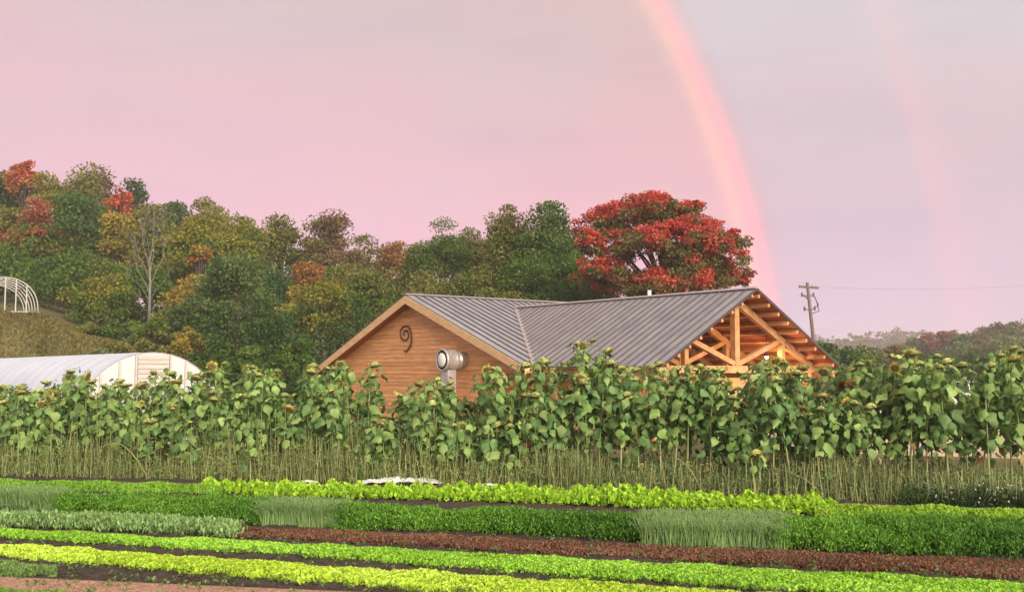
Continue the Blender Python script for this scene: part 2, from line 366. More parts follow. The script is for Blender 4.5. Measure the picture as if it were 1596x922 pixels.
def herb(rows, label, n, x0=None, x1=None, cols=GRN, h=.36):
    return leafy('feathery_herb_patch', rows, h, int(n * 1.9), .05, .017, cols, label, 'herbs', up=.6, spread=1.0, z0=.10, prof=.35, clump=330, wob=.07)
herb([(100, 768, 800), (250, 766, 815), (420, 772, 817)], 'dark green feathery herbs in the left part of the tall row', 34000)
herb([(530, 788, 822), (800, 790, 833), (1010, 801, 845)], 'long dark green feathery herb patch in the middle of the field', 52000)
herb([(1215, 800, 856), (1400, 800, 863), (1596, 806, 869), (1700, 812, 873)], 'tall deep green bushy herbs at the right edge of the field', 52000, h=.42)
def scallions(rows, n, label, h=.35):
    n = int(n * 1.6)
    p, t, s = scatter(rows, h * .8, n, .03); V = []; C = mixcol([(.18, .30, .10), (.30, .47, .17), (.44, .62, .26)], n)
    z1 = h * rng.uniform(.75, 1.1, n); lean = rng.normal(size=(n, 2)) * .07; w = .0045
    P0 = np.column_stack([p, np.zeros(n)]); P2 = np.column_stack([p + lean, z1]); P1 = np.column_stack([p + lean * .35, z1 * .6]); P3 = P2 + np.column_stack([lean * 1.5, -z1 * .05])
    ax = np.column_stack([rng.normal(size=n), rng.normal(size=n) * .4, np.zeros(n)]); ax = unit(ax) * w
    q1 = np.stack([P0 - ax, P0 + ax, P1 + ax, P1 - ax], 1); q2 = np.stack([P1 - ax, P1 + ax, P2 + ax * .6, P2 - ax * .6], 1); q3 = np.stack([P2 - ax * .6, P2 + ax * .6, P3 + ax * .2, P3 - ax * .2], 1)
    me = quadmesh('scallion_patch', np.concatenate([q1, q2, q3]), np.concatenate([C, C, C]))
    return tag(link('scallion_patch', me, None, CROP), label, 'scallions', kind='stuff')
scallions([(405, 781, 817), (470, 783, 820), (545, 787, 823)], 3600, 'grey green upright scallions in the left gap between the herb patches')
scallions([(1000, 803, 847), (1110, 803, 852), (1228, 805, 856)], 6000, 'grey green upright scallions in the right gap between the herb patches')
scallions([(-60, 764, 792), (20, 764, 795), (105, 767, 799)], 3200, 'grey green leafy onions at the far left of the tall row', .34)
leafy('grey_leaf_patch', [(-50, 764, 793), (40, 766, 795), (180, 769, 800)], .26, 6000, .09, .05, [(.09, .17, .07), (.15, .26, .11), (.22, .34, .17)],
      'blue green broad leaf greens at the left end of the tall row', 'leaf greens', clump=60)
leafy('pale_leaf_row', [(-60, 796, 821), (0, 797, 822), (150, 799, 827), (300, 806, 834), (362, 814, 836)], .24, 15000, .085, .030,
      [(.15, .28, .08), (.27, .44, .15), (.40, .58, .24)], 'pale green upright leafy greens in front of the herbs at left', 'leaf greens', up=1.3, clump=30, prof=.4)
leafy('fine_green_row', [(-60, 745, 764), (0, 745, 765), (200, 748, 768), (345, 754, 772)], .22, 26000, .075, .03,
      [(.15, .33, .035), (.26, .50, .055), (.38, .64, .10)], 'bright green fine leaved row beside the sunflowers at left', 'carrot tops', up=1.2)
leafy('thin_lime_row', [(1270, 786, 803), (1400, 788, 806), (1596, 791, 812), (1700, 793, 816)], .22, 14000, .07, .05,
      [(.20, .38, .03), (.34, .56, .05), (.50, .68, .12)], 'thin lime green lettuce strip under the sunflowers at right', 'lettuce', up=.8)
leafy('seedling_patch', [(-60, 868, 893), (0, 870, 896), (50, 876, 896), (88, 888, 895)], .10, 5500, .06, .022,
      [(.11, .22, .05), (.19, .33, .09), (.28, .44, .15)], 'small grey green seedling patch beside the dry soil', 'seedlings', up=.9)
leafy('corner_seedlings', [(-60, 914, 935), (0, 915, 938), (120, 921, 945)], .09, 5000, .06, .03,
      [(.10, .25, .03), (.18, .38, .05), (.27, .5, .09)], 'bright green seedlings in the bottom left corner', 'seedlings', up=.9)
n = 700; q_ = [gnd(random.uniform(-40, 1640), random.uniform(838, 940)) for _ in range(n)]; P = np.repeat(np.array([tuple(v) for v in q_]), 7, 0); m = len(P); P[:, :2] += rng.normal(size=(m, 2)) * .025; P[:, 2] = rng.uniform(.06, .11, m)
D = rng.normal(size=(m, 3)); D[:, 2] = .5; V, C = leaves(P, D, .045, .022, mixcol([(.05, .10, .025), (.12, .22, .05), (.30, .34, .12)], m, P))
tag(link('stray_weeds', quadmesh('stray_weeds', V, C), None, CROP), 'little weeds scattered on the dark soil between the salad rows', 'weeds', kind='stuff')
# back row: separate frilly lettuce heads
def lettuce_mesh(k):
    n = 150; a = rng.random(n) * 2 * math.pi; r = .17 * np.sqrt(rng.random(n)); z = .20 * (1 - (r / .2) ** 2) * rng.uniform(.5, 1.05, n) + .02
    P = np.column_stack([r * np.cos(a), r * np.sin(a), z]); D = np.column_stack([np.cos(a) * r * 7, np.sin(a) * r * 7, np.full(n, .8)]) + rng.normal(size=(n, 3)) * .6
    V, C = leaves(P, D, .085 * rng.uniform(.7, 1.3, n), .075 * rng.uniform(.7, 1.3, n), mixcol([(.30, .50, .03), (.45, .73, .06), (.62, .88, .14)], n, jit=.12))
    me = quadmesh('lettuce', V, C); me.materials.append(CROP); return me
LET = [lettuce_mesh(k) for k in range(7)]
row = [(325, 752, 762), (400, 755, 775), (500, 756, 777), (800, 759, 785), (1046, 764, 797), (1290, 778, 806)]
fr, bk = bed_region(row, .2)
for j, tt in enumerate((.12, .5, .88)):
    px = 330 + j * 9
    while px < 1292:
        a, b = fr(px), bk(px); p = a + (b - a) * tt; d = p.y
        side_ = next(t for lim, t in ((400, 'at its left end'), (470, 'above the left scallions'), (560, 'just before the crumpled white cover'), (640, 'under the middle of the white cover'), (720, 'below the steel exhaust duct'), (800, 'below the right gable corner'), (880, 'below the roof valley'), (960, 'below the middle of the roof'), (1040, 'below the right part of the roof'), (1120, 'above the right scallions'), (1200, 'below the king post'), (9999, 'at its right end')) if px < lim)
        o = link('lettuce', random.choice(LET)); o.location = (p.x + random.uniform(-.03, .03), p.y + random.uniform(-.05, .05), 0)
        s = random.uniform(.85, 1.2); o.rotation_euler = (0, 0, random.random() * 6.28); o.scale = (s, s, s * random.uniform(.9, 1.25))
        tag(o, 'frilly lettuce of the back row, %s line, %s' % (('front', 'middle', 'rear')[j], side_), 'lettuce', 'frilly lettuces of the back row, %s line, %s' % (('front', 'middle', 'rear')[j], side_))
        px += .27 / d * F * random.uniform(.9, 1.1)

# ------------------------------------------------------------------ sunflowers
def leaf_mesh(k):
    """petiole plus heart shaped blade hanging down; local +X outward"""
    mb = MB(); pl = random.uniform(.12, .36); up = random.uniform(.03, .10)
    tip = Vector((pl, 0, up)); mb.tube([(0, 0, 0), (pl * .5, 0, up * .8), tip], [.007, .005, .004], 3, False)
    ln = .215; wd = .16; dp = R(random.uniform(25, 85)); curl = random.uniform(.1, 1.6); cup = random.uniform(-1.7, -.2); tw = random.uniform(-.7, .7)
    prof = [(-.10, .26), (.04, .46), (.22, .52), (.45, .42), (.70, .24), (.88, .10), (1.0, .0)]
    vs, n0 = [], len(mb.v); c0 = Vector((tip.x, 0, tip.z)); pt0 = 0.
    for t, w in prof:
        a = dp + curl * max(t, 0); dir_ = Vector((math.cos(a), 0, -math.sin(a))); nn_ = Vector((math.sin(a), 0, math.cos(a)))
        c0 = c0 + dir_ * (t - pt0) * ln; pt0 = t; wv = .018 * math.sin(t * 9 + k)
        for sgn in (-1, 0, 1):
            lat = Vector((0, sgn * w * wd, 0)); roll = tw * t
            off_ = lat * math.cos(roll) + nn_ * (sgn * w * wd * math.sin(roll)) + nn_ * ((cup * w * wd * .55 + random.uniform(-.014, .014) + wv * sgn) if sgn else 0)
            vs.append(c0 + off_)
    vs = [tuple(v) for v in vs]
    mb.v += vs
    for i in range(len(prof) - 1):
        for s in (0, 1):
            a = n0 + i * 3 + s; mb.f.append((a, a + 1, a + 4, a + 3))
    return mb.mesh('leaf', True)
LEAFS = []
for mi in range(4):
    l_ = []
    for k in range(12):
        me = leaf_mesh(k); me.materials.append(LEAFM[mi]); l_.append(me)
    LEAFS.append(l_)
def head_meshes(k):
    r = .105
    cx = MB(); cx.lathe([(.02, -.085), (.05, -.07), (r * .85, -.045), (r, -.01), (r * .97, .012)], 14)
    for i in range(22):     # pointed bracts
        a = 2 * math.pi * i / 22 + random.uniform(-.1, .1); ca, sa = math.cos(a), math.sin(a); l1 = random.uniform(.05, .085); lift = random.uniform(-.05, .04); w = .022
        b0 = Vector((ca * r * .85, sa * r * .85, -.03)); tp = Vector((ca * (r + l1), sa * (r + l1), lift)); sd_ = Vector((-sa, ca, 0)) * w
        cx.add([b0 - sd_, b0 + sd_, (b0 + tp) / 2 + sd_ * .8 + Vector((0, 0, .01)), tp, (b0 + tp) / 2 - sd_ * .8 + Vector((0, 0, .01))], [(0, 1, 2, 3, 4)])
    d = MB(); d.lathe([(r * .96, .0), (r * .97, .018), (r * .8, .034), (r * .45, .036), (r * .2, .028), (.005, .026)], 14)
    def ring(l0, l1, droop, n=18):
        p = MB()
        for i in range(n):
            a = 2 * math.pi * i / n + random.uniform(-.12, .12); ca, sa = math.cos(a), math.sin(a); l = random.uniform(l0, l1); w = .020; z = random.uniform(-droop, droop * .6)
            b0 = Vector((ca * r * .93, sa * r * .93, .01)); tp = Vector((ca * (r + l), sa * (r + l), .01 + z)); sd_ = Vector((-sa, ca, 0)) * w; m = (b0 + tp) / 2
            p.add([b0 - sd_ * .6, b0 + sd_ * .6, m + sd_, tp, m - sd_], [(0, 1, 2, 3, 4)])
        return p
    full = ring(.045, .07, .03); dry = ring(.02, .045, .05)
    out = [x.mesh(nm, True) for x, nm in ((cx, 'head'), (d, 'seed_disc'), (full, 'petals'), (dry, 'petals'))]
    for me, mt in zip(out, (CALYX, DISC, PETAL, PETAL)): me.materials.append(mt)
    return out
HEADS = [head_meshes(k) for k in range(4)]
redp = HEADS[0][2].copy(); redp.materials.clear(); redp.materials.append(REDPETAL)
TOP = [(-60, 600), (0, 598), (40, 605), (70, 592), (108, 574), (150, 602), (190, 588), (220, 600), (253, 577), (300, 590), (343, 566), (400, 571), (430, 585), (460, 600), (490, 568), (530, 575), (575, 557), (600, 604), (630, 612), (660, 588), (690, 592), (715, 612), (745, 606),
       (765, 562), (800, 578), (832, 560), (870, 562), (905, 532), (935, 560), (960, 558), (1000, 562), (1047, 568), (1090, 566), (1130, 575), (1170, 566), (1205, 560), (1240, 574), (1290, 560), (1330, 572), (1370, 552), (1425, 543), (1450, 560), (1500, 566), (1548, 540), (1596, 548), (1660, 555)]
BASEY = [(-60, 742), (0, 743), (400, 748), (800, 758), (1280, 779), (1596, 791), (1700, 795)]
base_line = linepts(BASEY)
MARKS = [(-90, 60, 'at the left edge'), (60, 150, 'before the white tunnel side'), (150, 240, 'before the white tunnel corner'), (240, 330, 'before the white tunnel end'),
         (330, 400, 'between tunnel and gable'), (400, 470, 'left of the wooden gable'), (470, 560, 'under the left eave of the wooden gable'), (560, 625, 'left of the dark iron scroll'), (625, 685, 'under the dark iron scroll'),
         (685, 740, 'before the steel exhaust fan'), (740, 800, 'right of the steel exhaust fan'), (800, 860, 'below the roof valley'), (860, 930, 'before the tallest pale cluster'), (930, 1000, 'before the middle of the metal roof'), (1000, 1060, 'below the right roof corner'),
         (1060, 1130, 'before the left half of the open truss'), (1130, 1200, 'before the king post of the open truss'), (1200, 1260, 'before the right half of the open truss'), (1260, 1330, 'below the utility pole'),
         (1330, 1400, 'just right of the building'), (1400, 1470, 'before the parked cars'), (1470, 1540, 'before the right hillside wood'), (1540, 1800, 'at the right edge')]
def basis_to(d, roll=0.):
    q = Vector(d).to_track_quat('Z', 'Y'); return q.to_matrix().to_4x4() @ Matrix.Rotation(roll, 4, 'Z')
def add_head(root, pos, fd, size, kind):
    size = size * .92
    cx, d, full, dry = random.choice(HEADS)
    M = Matrix.Translation(pos) @ basis_to(fd, random.random() * 6) @ Matrix.Diagonal((size, size, size, 1))
    h = link('head', cx, root, None, M); link('seed_disc', d, h)
    if kind == 'full': link('petals', full, h)
    elif kind == 'dry': link('petals', dry, h)
    elif kind == 'red': link('petals', redp, h)
    return h
def sunflower(x, y, H, heads, label, group, nleaf=12, low=.34, lean=0., tone=None):
    root = empty('sunflower', (x, y, 0), 0, label, 'sunflower', group)
    fa = SUN_AZ + random.uniform(-1.0, 1.0); fx, fy = math.sin(fa), math.cos(fa)
    bx, by = random.uniform(-.12, .12) + lean, random.uniform(-.1, .1)
    def P(t): return Vector((bx * t * t, by * t * t, H * t))
    mb = MB(); top = P(1.)
    nk = Vector((fx, fy, 0)) * .10
    mb.tube([P(0), P(.25), P(.5), P(.75), P(.92), P(1.) + nk * .2, top + nk * .8 + Vector((0, 0, .03)), top + nk * 1.2 + Vector((0, 0, -.01))], [.019, .017, .015, .013, .011, .009, .008, .008], 5, False)
    hp = []
    for i, kd in enumerate(heads):
        if i == 0:
            p = top + nk * 1.35 + Vector((0, 0, -.02)); sz = random.uniform(.65, 1.15); f_ = Vector((fx, fy, -random.uniform(1.0, 5.0)))
            if kd == 'up': f_ = Vector((fx, fy, .6)); kd = 'full'
            if kd in ('full', 'red'): f_ = Vector((fx * 1.4, fy * 1.4, -random.uniform(.6, 1.6))); sz = .85
            elif random.random() < .16: f_ = Vector((fx, fy, -random.uniform(.2, .9)))
        else:
            t = random.uniform(.80, .97); a = random.random() * 6.28; o_ = Vector((math.cos(a), math.sin(a), 0)) * random.uniform(.16, .28)
            p = P(t) + o_ + Vector((0, 0, .08 + random.random() * .1)); mb.tube([P(t - .04), P(t) + o_ * .6, p], [.008, .006, .005], 4, False)
            sz = random.uniform(.4, .75); f_ = o_ * 3 + Vector((0, 0, -random.uniform(.4, 3)))
            if kd in ('full', 'red'): f_ = Vector((fx * 1.3, fy * 1.3, -.1))
        hp.append((p, f_, sz, kd))
    mb.build('stem', STEMM, root, True)
    for p, f_, sz, kd in hp: add_head(root, p, f_, sz, kd)
    ang0 = random.random() * 6
    for i in range(nleaf):
        t = low + (1 - low) * ((i + random.random() * .8) / nleaf) ** .85 * .97; a = ang0 + i * 2.4 + random.uniform(-.4, .4)
        big = .55 + .62 * math.sin(math.pi * min(1, (t - low) / (1 - low) * .85 + .10)); s = big * random.uniform(.7, 1.2)
        q = random.random(); mi = 3 if (t < low + .06 and q < .3) else (2 if q < .14 + (.22 if t > .85 else 0) else 1 if q > (.72 if tone is None else tone) else 0)
        M = Matrix.Translation(P(t)) @ Matrix.Rotation(a, 4, 'Z') @ Matrix.Rotation(random.uniform(-.6, .4), 4, 'Y') @ Matrix.Rotation(random.uniform(-.6, .6), 4, 'X') @ Matrix.Diagonal((s, s, s, 1))
        link('leaf', random.choice(LEAFS[mi]), root, None, M)
    for i in range(random.randint(5, 9)):      # small pale leaves round the head
        t = random.uniform(.86, 1.0); a = random.random() * 6.28; s = random.uniform(.28, .5)
        M = Matrix.Translation(P(t)) @ Matrix.Rotation(a, 4, 'Z') @ Matrix.Rotation(random.uniform(-1.0, .3), 4, 'Y') @ Matrix.Diagonal((s, s * .8, s, 1))
        link('leaf', random.choice(LEAFS[random.choice((0, 2, 2))]), root, None, M)
    return root
nsf = 0; CNT = {}
for r_ in range(3):
    px = -62 + r_ * 13
    while px < 1665:
        b = base_line(px); D0 = b.y; Y = D0 + .35 + r_ * .7 + random.uniform(-.2, .2); X = (px - 798) / F * Y
        ty = itp(px, TOP) - 5; gap = (588 < px < 648) or (708 < px < 752)
        drop = random.choice((0, 0, 3, 8, 16, 28, 40, 55)) if not gap else random.choice((4, 20, 45, 60))
        if r_ == 0: drop += random.choice((8, 20, 35, 55))
        ztop = CZ + (HZ - (ty + drop)) / F * Y; H = max(1.2, ztop - .06)
        if gap and random.random() < .45: px += .40 / D0 * F; continue
        q = random.random(); nh = 1 if q < .45 else 2 if q < .75 else 3
        kinds = [('full' if random.random() < .02 else 'dry' if random.random() < .22 else 'none') for _ in range(nh)]
        sec = next(m for m in MARKS if m[0] <= px < m[1])[2]; line = ('front', 'middle', 'rear')[r_]
        st = 'with yellow petals' if 'full' in kinds else 'with several heads' if nh > 1 else 'with one head'
        lb = 'sunflower %s, %s line, %s' % (st, line, sec)
        pass
        sf_ = sunflower(X, Y, H, kinds, lb, lean=(random.uniform(-.35, .35) if random.random() < .4 else 0), group=None, nleaf=random.randint(34, 48), low=random.uniform(.2, .5), tone=.45 if 840 < px < 1000 or 460 < px < 560 or 1050 < px < 1300 else None)
        CNT.setdefault(lb, []).append((H, sf_)); nsf += 1; px += .335 / D0 * F * random.uniform(.6, 1.4)
for lb, l_ in CNT.items():
    l_.sort(key=lambda q: q[0])
    if len(l_) > 1:
        w_ = ['shorter', 'taller'] if len(l_) == 2 else ['shortest', 'medium', 'tallest'] if len(l_) == 3 else ['shortest', 'shorter', 'taller', 'tallest'] + ['tallest'] * 9
        for q, (h_, o_) in zip(w_, l_): o_['label'] = q + ' ' + lb; o_['group'] = 'sunflowers ' + lb.split(', ', 1)[1]
    else: l_[0][1]['group'] = 'sunflowers ' + lb.split(', ', 1)[1]
# singled-out sunflowers of the photograph
def special(px, py, back, heads, label, **k):
    b = base_line(px); Y = b.y + back; p = at(px, py, Y); return sunflower(p.x, Y, p.z - .05, heads, label, None, **k)
special(905, 533, 1.0, ['none', 'none', 'dry'], 'tallest pale green sunflower cluster, standing up against the metal roof', nleaf=24)
special(938, 566, 0.8, ['full'], 'sunflower with ragged bright yellow petals against the middle of the metal roof', nleaf=20)
special(1420, 546, 0.9, ['none'], 'sunflower whose tan head tips up above the line before the far hills', nleaf=22)
special(1386, 566, 0.7, ['full'], 'sunflower with a dark disc and yellow frill before the right hills', nleaf=22)
special(1196, 556, 1.0, ['up'], 'sunflower with a bright yellow flower turned up before the truss', nleaf=18)
special(1104, 572, 0.8, ['none'], 'sunflower with a large dark seed disc before the left truss post', nleaf=18)
special(343, 566, 1.0, ['dry'], 'lone tall sunflower with a tan head right of the white tunnel', nleaf=18)
special(108, 574, 1.1, ['none'], 'tall thin leafy sunflower rising before the white tunnel film', nleaf=24)
special(1175, 700, -.25, ['dry'], 'short sunflower with a yellow head hanging low under the truss', nleaf=8, low=.6)
tiny = special(391, 705, -.2, ['full'], 'very short sunflower with a small ringed flower near the ground at left', nleaf=5)
for c in tiny.children:
    if c.name.startswith('head'): c.scale = [v * .5 for v in c.scale]
special(1322, 590, 1.2, ['red', 'red'], 'sunflower with rust red petals below the utility pole', nleaf=18)
special(1391, 598, 1.3, ['red'], 'sunflower with rust red petals before the hills', nleaf=18)
special(1500, 630, 0.9, ['red'], 'lower sunflower with orange red petals before the parked cars', nleaf=18)
def fallen(pts, label):      # dead stalks bent over to the ground
    P_ = []
    for px, py in pts:
        Y = base_line(px).y - .12; P_.append(at(px, py, Y))
    C_ = [P_[0]]
    for k in range(1, 13):
        t = k / 12 * (len(P_) - 1); i = min(int(t), len(P_) - 2); f_ = t - i
        a, b, c, d = P_[max(i - 1, 0)], P_[i], P_[i + 1], P_[min(i + 2, len(P_) - 1)]
        C_.append(.5 * ((2 * b) + (c - a) * f_ + (2 * a - 5 * b + 4 * c - d) * f_ ** 2 + (3 * b - a - 3 * c + d) * f_ ** 3))
    mb = MB(); mb.tube(C_, [.014 - .0008 * k for k in range(13)], 5); return tag(mb.build('fallen_stalk', STEMM, None, True), label, 'stalk')
fallen([(232, 746), (205, 705), (180, 690), (150, 700), (138, 712)], 'pale stalk arching over before the white tunnel corner')
fallen([(1290, 779), (1262, 752), (1238, 738), (1205, 728)], 'pale dry stalk leaning down to the ground right of the truss gable')
fallen([(1092, 762), (1078, 735), (1062, 718), (1050, 712)], 'short bent stalk under the left truss post')
# undergrowth: thin stalks and weeds under the sunflowers
def weeds(name, x0, x1, n, h, cols, label, dy0=-.25, dy1=2.4, stalk=True, lsz=.09):
    fx = rng.uniform(x0, x1, n); P = np.array([tuple(base_line(x)) for x in fx]); P[:, 1] += rng.uniform(dy0, dy1, n); P[:, 0] = (fx - 798) / F * P[:, 1]
    hh = h * rng.uniform(.3, 1.3, n) * (.85 + .3 * np.sin(P[:, 0] * 1.9) * np.sin(P[:, 0] * .7 + 1)); V = []; C = []
    P[:, 2] = 0
    if stalk:
        lean = rng.normal(size=(n, 2)) * .07; A = P; B = P + np.column_stack([lean, hh]); ax = unit(np.column_stack([rng.normal(size=n), rng.normal(size=n) * .3, np.zeros(n)])) * .0065
        V.append(np.stack([A - ax, A + ax, B + ax * .5, B - ax * .5], 1)); C.append(mixcol([(.20, .24, .09), (.42, .44, .20), (.70, .66, .42)], n))
    m = n * 8; i = rng.integers(0, n, m); z = hh[i] * rng.random(m) ** .8; Q = P[i] + np.column_stack([rng.normal(size=(m, 2)) * .05, z])
    D = rng.normal(size=(m, 3)); D[:, 2] += .7; v, c = leaves(Q, D, lsz * rng.uniform(.5, 1.4, m), lsz * .26 * rng.uniform(.5, 1.4, m), mixcol(cols, m, Q)); V.append(v); C.append(c)
    V = np.concatenate(V); V[:, :, 2] = np.maximum(V[:, :, 2], .01)
    return tag(link(name, quadmesh(name, V, np.concatenate(C)), None, CROP), label, 'weeds', kind='stuff')
WG = [(.11, .17, .04), (.22, .31, .09), (.36, .45, .16)]
weeds('dry_weed_stalks', -80, 900, 5200, .66, WG, 'thin straw coloured stalks and weeds under the sunflowers, left half')
weeds('young_leafy_stalks', -80, 760, 1500, 1.35, WG, 'taller slender leafy stalks filling in between the sunflowers at left', 0., 2.2, True, .12)
weeds('green_weed_stalks', 850, 1700, 5200, .62, [(.09, .15, .04), (.18, .27, .09), (.32, .41, .16)], 'grey green stalks and weeds under the sunflowers, right half')
weeds('dark_weeds', 1400, 1700, 1800, .34, [(.018, .045, .012), (.04, .09, .022), (.08, .15, .04)], 'dark leafy weeds at the foot of the sunflowers at right', -.45, .6, False, .08)
n = 260; fx = rng.uniform(1430, 1690, n); P = np.array([tuple(base_line(x)) for x in fx]); P[:, 1] += rng.uniform(-.5, .4, n); P[:, 0] = (fx - 798) / F * P[:, 1]; P[:, 2] = rng.uniform(.12, .42, n)
V, C = leaves(P, rng.normal(size=(n, 3)), .035, .035, np.tile((.62, .66, .58), (n, 1)))
tag(link('white_blossoms', quadmesh('white_blossoms', V, C), None, CROP), 'tiny white blossoms sprinkled over the dark weeds at right', 'flowers', kind='stuff')
# crumpled white row cover
def rowcover(px0, px1, py, w, h, label):
    a, b = gnd(px0, py), gnd(px1, py); n = max(8, int((b - a).length / .05)); mb = MB(); m = 9
    ph = random.random() * 9
    for i in range(n + 1):
        u = i / n; p = a + (b - a) * u; e = math.sin(math.pi * u) ** .35
        for j in range(m + 1):
            v = j / m; z = .06 * e + h * e * math.sin(math.pi * v) ** .6 * (.72 + .16 * math.sin(u * (px1 - px0) * .12 + ph) + .12 * math.sin(u * (px1 - px0) * .31 + ph)) + random.uniform(-.014, .022) * e
            mb.v.append((p.x + random.uniform(-.012, .012), p.y + (v - .5) * w * e, max(z, .02)))
    mb.f = [(i * (m + 1) + j, (i + 1) * (m + 1) + j, (i + 1) * (m + 1) + j + 1, i * (m + 1) + j + 1) for i in range(n) for j in range(m)]
    return tag(mb.build('row_cover', WHITE), label, 'row cover')
rowcover(556, 694, 755, .30, .11, 'crumpled white row cover lying along the ground under the iron scroll')
rowcover(740, 785, 761, .25, .05, 'small flattened piece of white cover on the ground below the roof valley')
rowcover(940, 975, 769, .2, .05, 'small scrap of white cover on the ground below the metal roof')
rowcover(462, 498, 755, .2, .05, 'small scrap of white cover on the ground left of the crumpled cover')

# ------------------------------------------------------------------ wooden building
TH = .652; w1, h1 = 8.44, 5.5; EV = 2.40; t2, w2, h2, e2 = 6.39, 4.742, 5.066, .38; LEN = 14.5; WL = 9.7
s1 = (h1 - EV) / w1; s2 = (h2 - EV) / w2; XR = w1 + t2; YR = e2 + w2; XV = (h1 - h2) / s1
BPHI = TH - math.pi / 2; BX, BY = -4.627, 42.0
bld = empty('wooden_building', (BX, BY, 0), BPHI, 'orange wooden farm building with grey metal roof and an open timber truss gable', 'building')
BM = Matrix.Translation((BX, BY, 0)) @ Matrix.Rotation(BPHI, 4, 'Z'); BI = BM.inverted()
def on_wall(px, py, axis, val):      # ray onto a plane of the building's own frame
    o = BI @ Vector((0, 0, CZ)); d = (BI.to_3x3() @ ray(px, py)); k = (val - o[axis]) / d[axis]; return o + d * k
# roof panels with raised seams
PW = .405
def panel(o_, ridge_pt, down, across, l0, l1, zslope):
    """trapezoid panel from the ridge down: l0, l1 horizontal run on its two edges"""
    pass
def roof_panels(name, origin, run_dir, along, slope, length, runs, ztop, parent):
    """origin on ridge, along = ridge direction, run_dir = horizontal downhill direction, runs(s)= (start,end) run at ridge distance s"""
    n = int(round(length / PW)); w = length / n; par = parent
    for i in range(n):
        a, b = i * w + .018, (i + 1) * w - .018
        (sa, ea), (sb_, eb) = runs(a), runs(b)
        if ea - sa < .02 and eb - sb_ < .02: continue
        ea = max(ea, sa + .01); eb = max(eb, sb_ + .01)
        def pt(s, r, dz=0): v = Vector(origin) + Vector(along) * s + Vector(run_dir) * r; return Vector((v.x, v.y, ztop - slope * r + dz))
        mb = MB(); mb.prism([pt(a, sa), pt(a, ea), pt(b, eb), pt(b, sb_)], (0, 0, .02))
        # standing seam along one edge, coloured dark to carry its own side shade
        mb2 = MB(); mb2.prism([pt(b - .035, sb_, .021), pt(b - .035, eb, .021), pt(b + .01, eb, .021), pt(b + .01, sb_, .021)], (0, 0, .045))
        mb.build('roof_panel', ROOF, par); mb2.build('roof_seam', SEAM_SHADE, par)
    return
zt = .0
def valley1(y):       # run limit of wing one at ridge distance y
    if y < e2: return w1
    if y < YR: return w1 - (y - e2) / w2 * (w1 - XV)
    if y < e2 + 2 * w2: return XV + (y - YR) / w2 * (w1 - XV)
    return w1
roof_panels('main', (0, 0, 0), (1, 0, 0), (0, 1, 0), s1, LEN, lambda y: (.0, valley1(y)), h1, bld)
roof_panels('main_back', (0, LEN, 0), (-1, 0, 0), (0, -1, 0), s1, LEN, lambda y: (.0, WL), h1, bld)
def valley2(s):       # s from gable edge going back towards the main roof
    x = XR - s
    return w2 if x >= w1 else max(0, w2 - (w1 - x) / (w1 - XV) * w2)
roof_panels('wing', (XR, YR, 0), (0, -1, 0), (-1, 0, 0), s2, XR - XV, lambda s: (.0, valley2(s)), h2, bld)
roof_panels('wing_back', (XV, YR, 0), (0, 1, 0), (1, 0, 0), s2, XR - XV, lambda s: (.0, valley2(XR - XV - s)), h2, bld)
# dark underlay seen in the joints
mb = MB(); dz = Vector((0, 0, -.03))
def Z1(x): return h1 - s1 * abs(x)
def Z2(y): return h2 - s2 * abs(y - YR)
mb.prism([Vector((0, .01, h1)), Vector((w1, .01, EV)), Vector((w1, e2, EV)), Vector((XV, YR, h2)), Vector((0, YR, h1))], dz)
mb.prism([Vector((0, YR, h1)), Vector((XV, YR, h2)), Vector((w1, e2 + 2 * w2, EV)), Vector((w1, LEN, EV)), Vector((0, LEN, h1))], dz)
mb.prism([Vector((0, .01, h1)), Vector((0, LEN, h1)), Vector((-WL, LEN, h1 - s1 * WL)), Vector((-WL, .01, h1 - s1 * WL))], dz)
mb.build('roof_underlay', ROOFGAP, bld)
mb = MB()
mb.prism([Vector((XV, YR, h2)), Vector((w1, e2, EV)), Vector((XR - .02, e2, EV)), Vector((XR - .02, YR, h2))], dz)
mb.prism([Vector((XV, YR, h2)), Vector((XR - .02, YR, h2)), Vector((XR - .02, e2 + 2 * w2, EV)), Vector((w1, e2 + 2 * w2, EV))], dz)
mb.build('roof_underlay', ROOFGAP, bld)
# ridge caps, valley flashing
mb = MB(); mb.prism([(-.16, -.01, h1 + .02), (0, -.01, h1 + .085), (.16, -.01, h1 + .02)], (0, LEN + .02, 0)); mb.build('ridge_cap', RIDGE, bld)
mb = MB(); mb.prism([(XR + .01, YR - .15, h2 + .01), (XR + .01, YR, h2 + .085), (XR + .01, YR + .15, h2 + .01)], (-(XR - XV) - .02, 0, 0)); mb.build('ridge_cap', RIDGE, bld)
mb = MB(); mb.beam((w1, e2, EV + .045), (XV, YR, h2 + .05), .16, .035); mb.build('valley_flashing', RIDGE, bld)
mb = MB(); mb.beam((0.0, 0, 0), (0, 0, .42), .12, .12, (1, 0, 0)); vp = empty('x'); bpy.data.objects.remove(vp)
c_ = on_wall(1012, 462, 1, YR + .25); mb = MB(); mb.tube([(c_.x, c_.y, h2 - .2), (c_.x, c_.y, h2 + .30)], .075, 10); mb.build('vent_pipe', CREAM, bld)
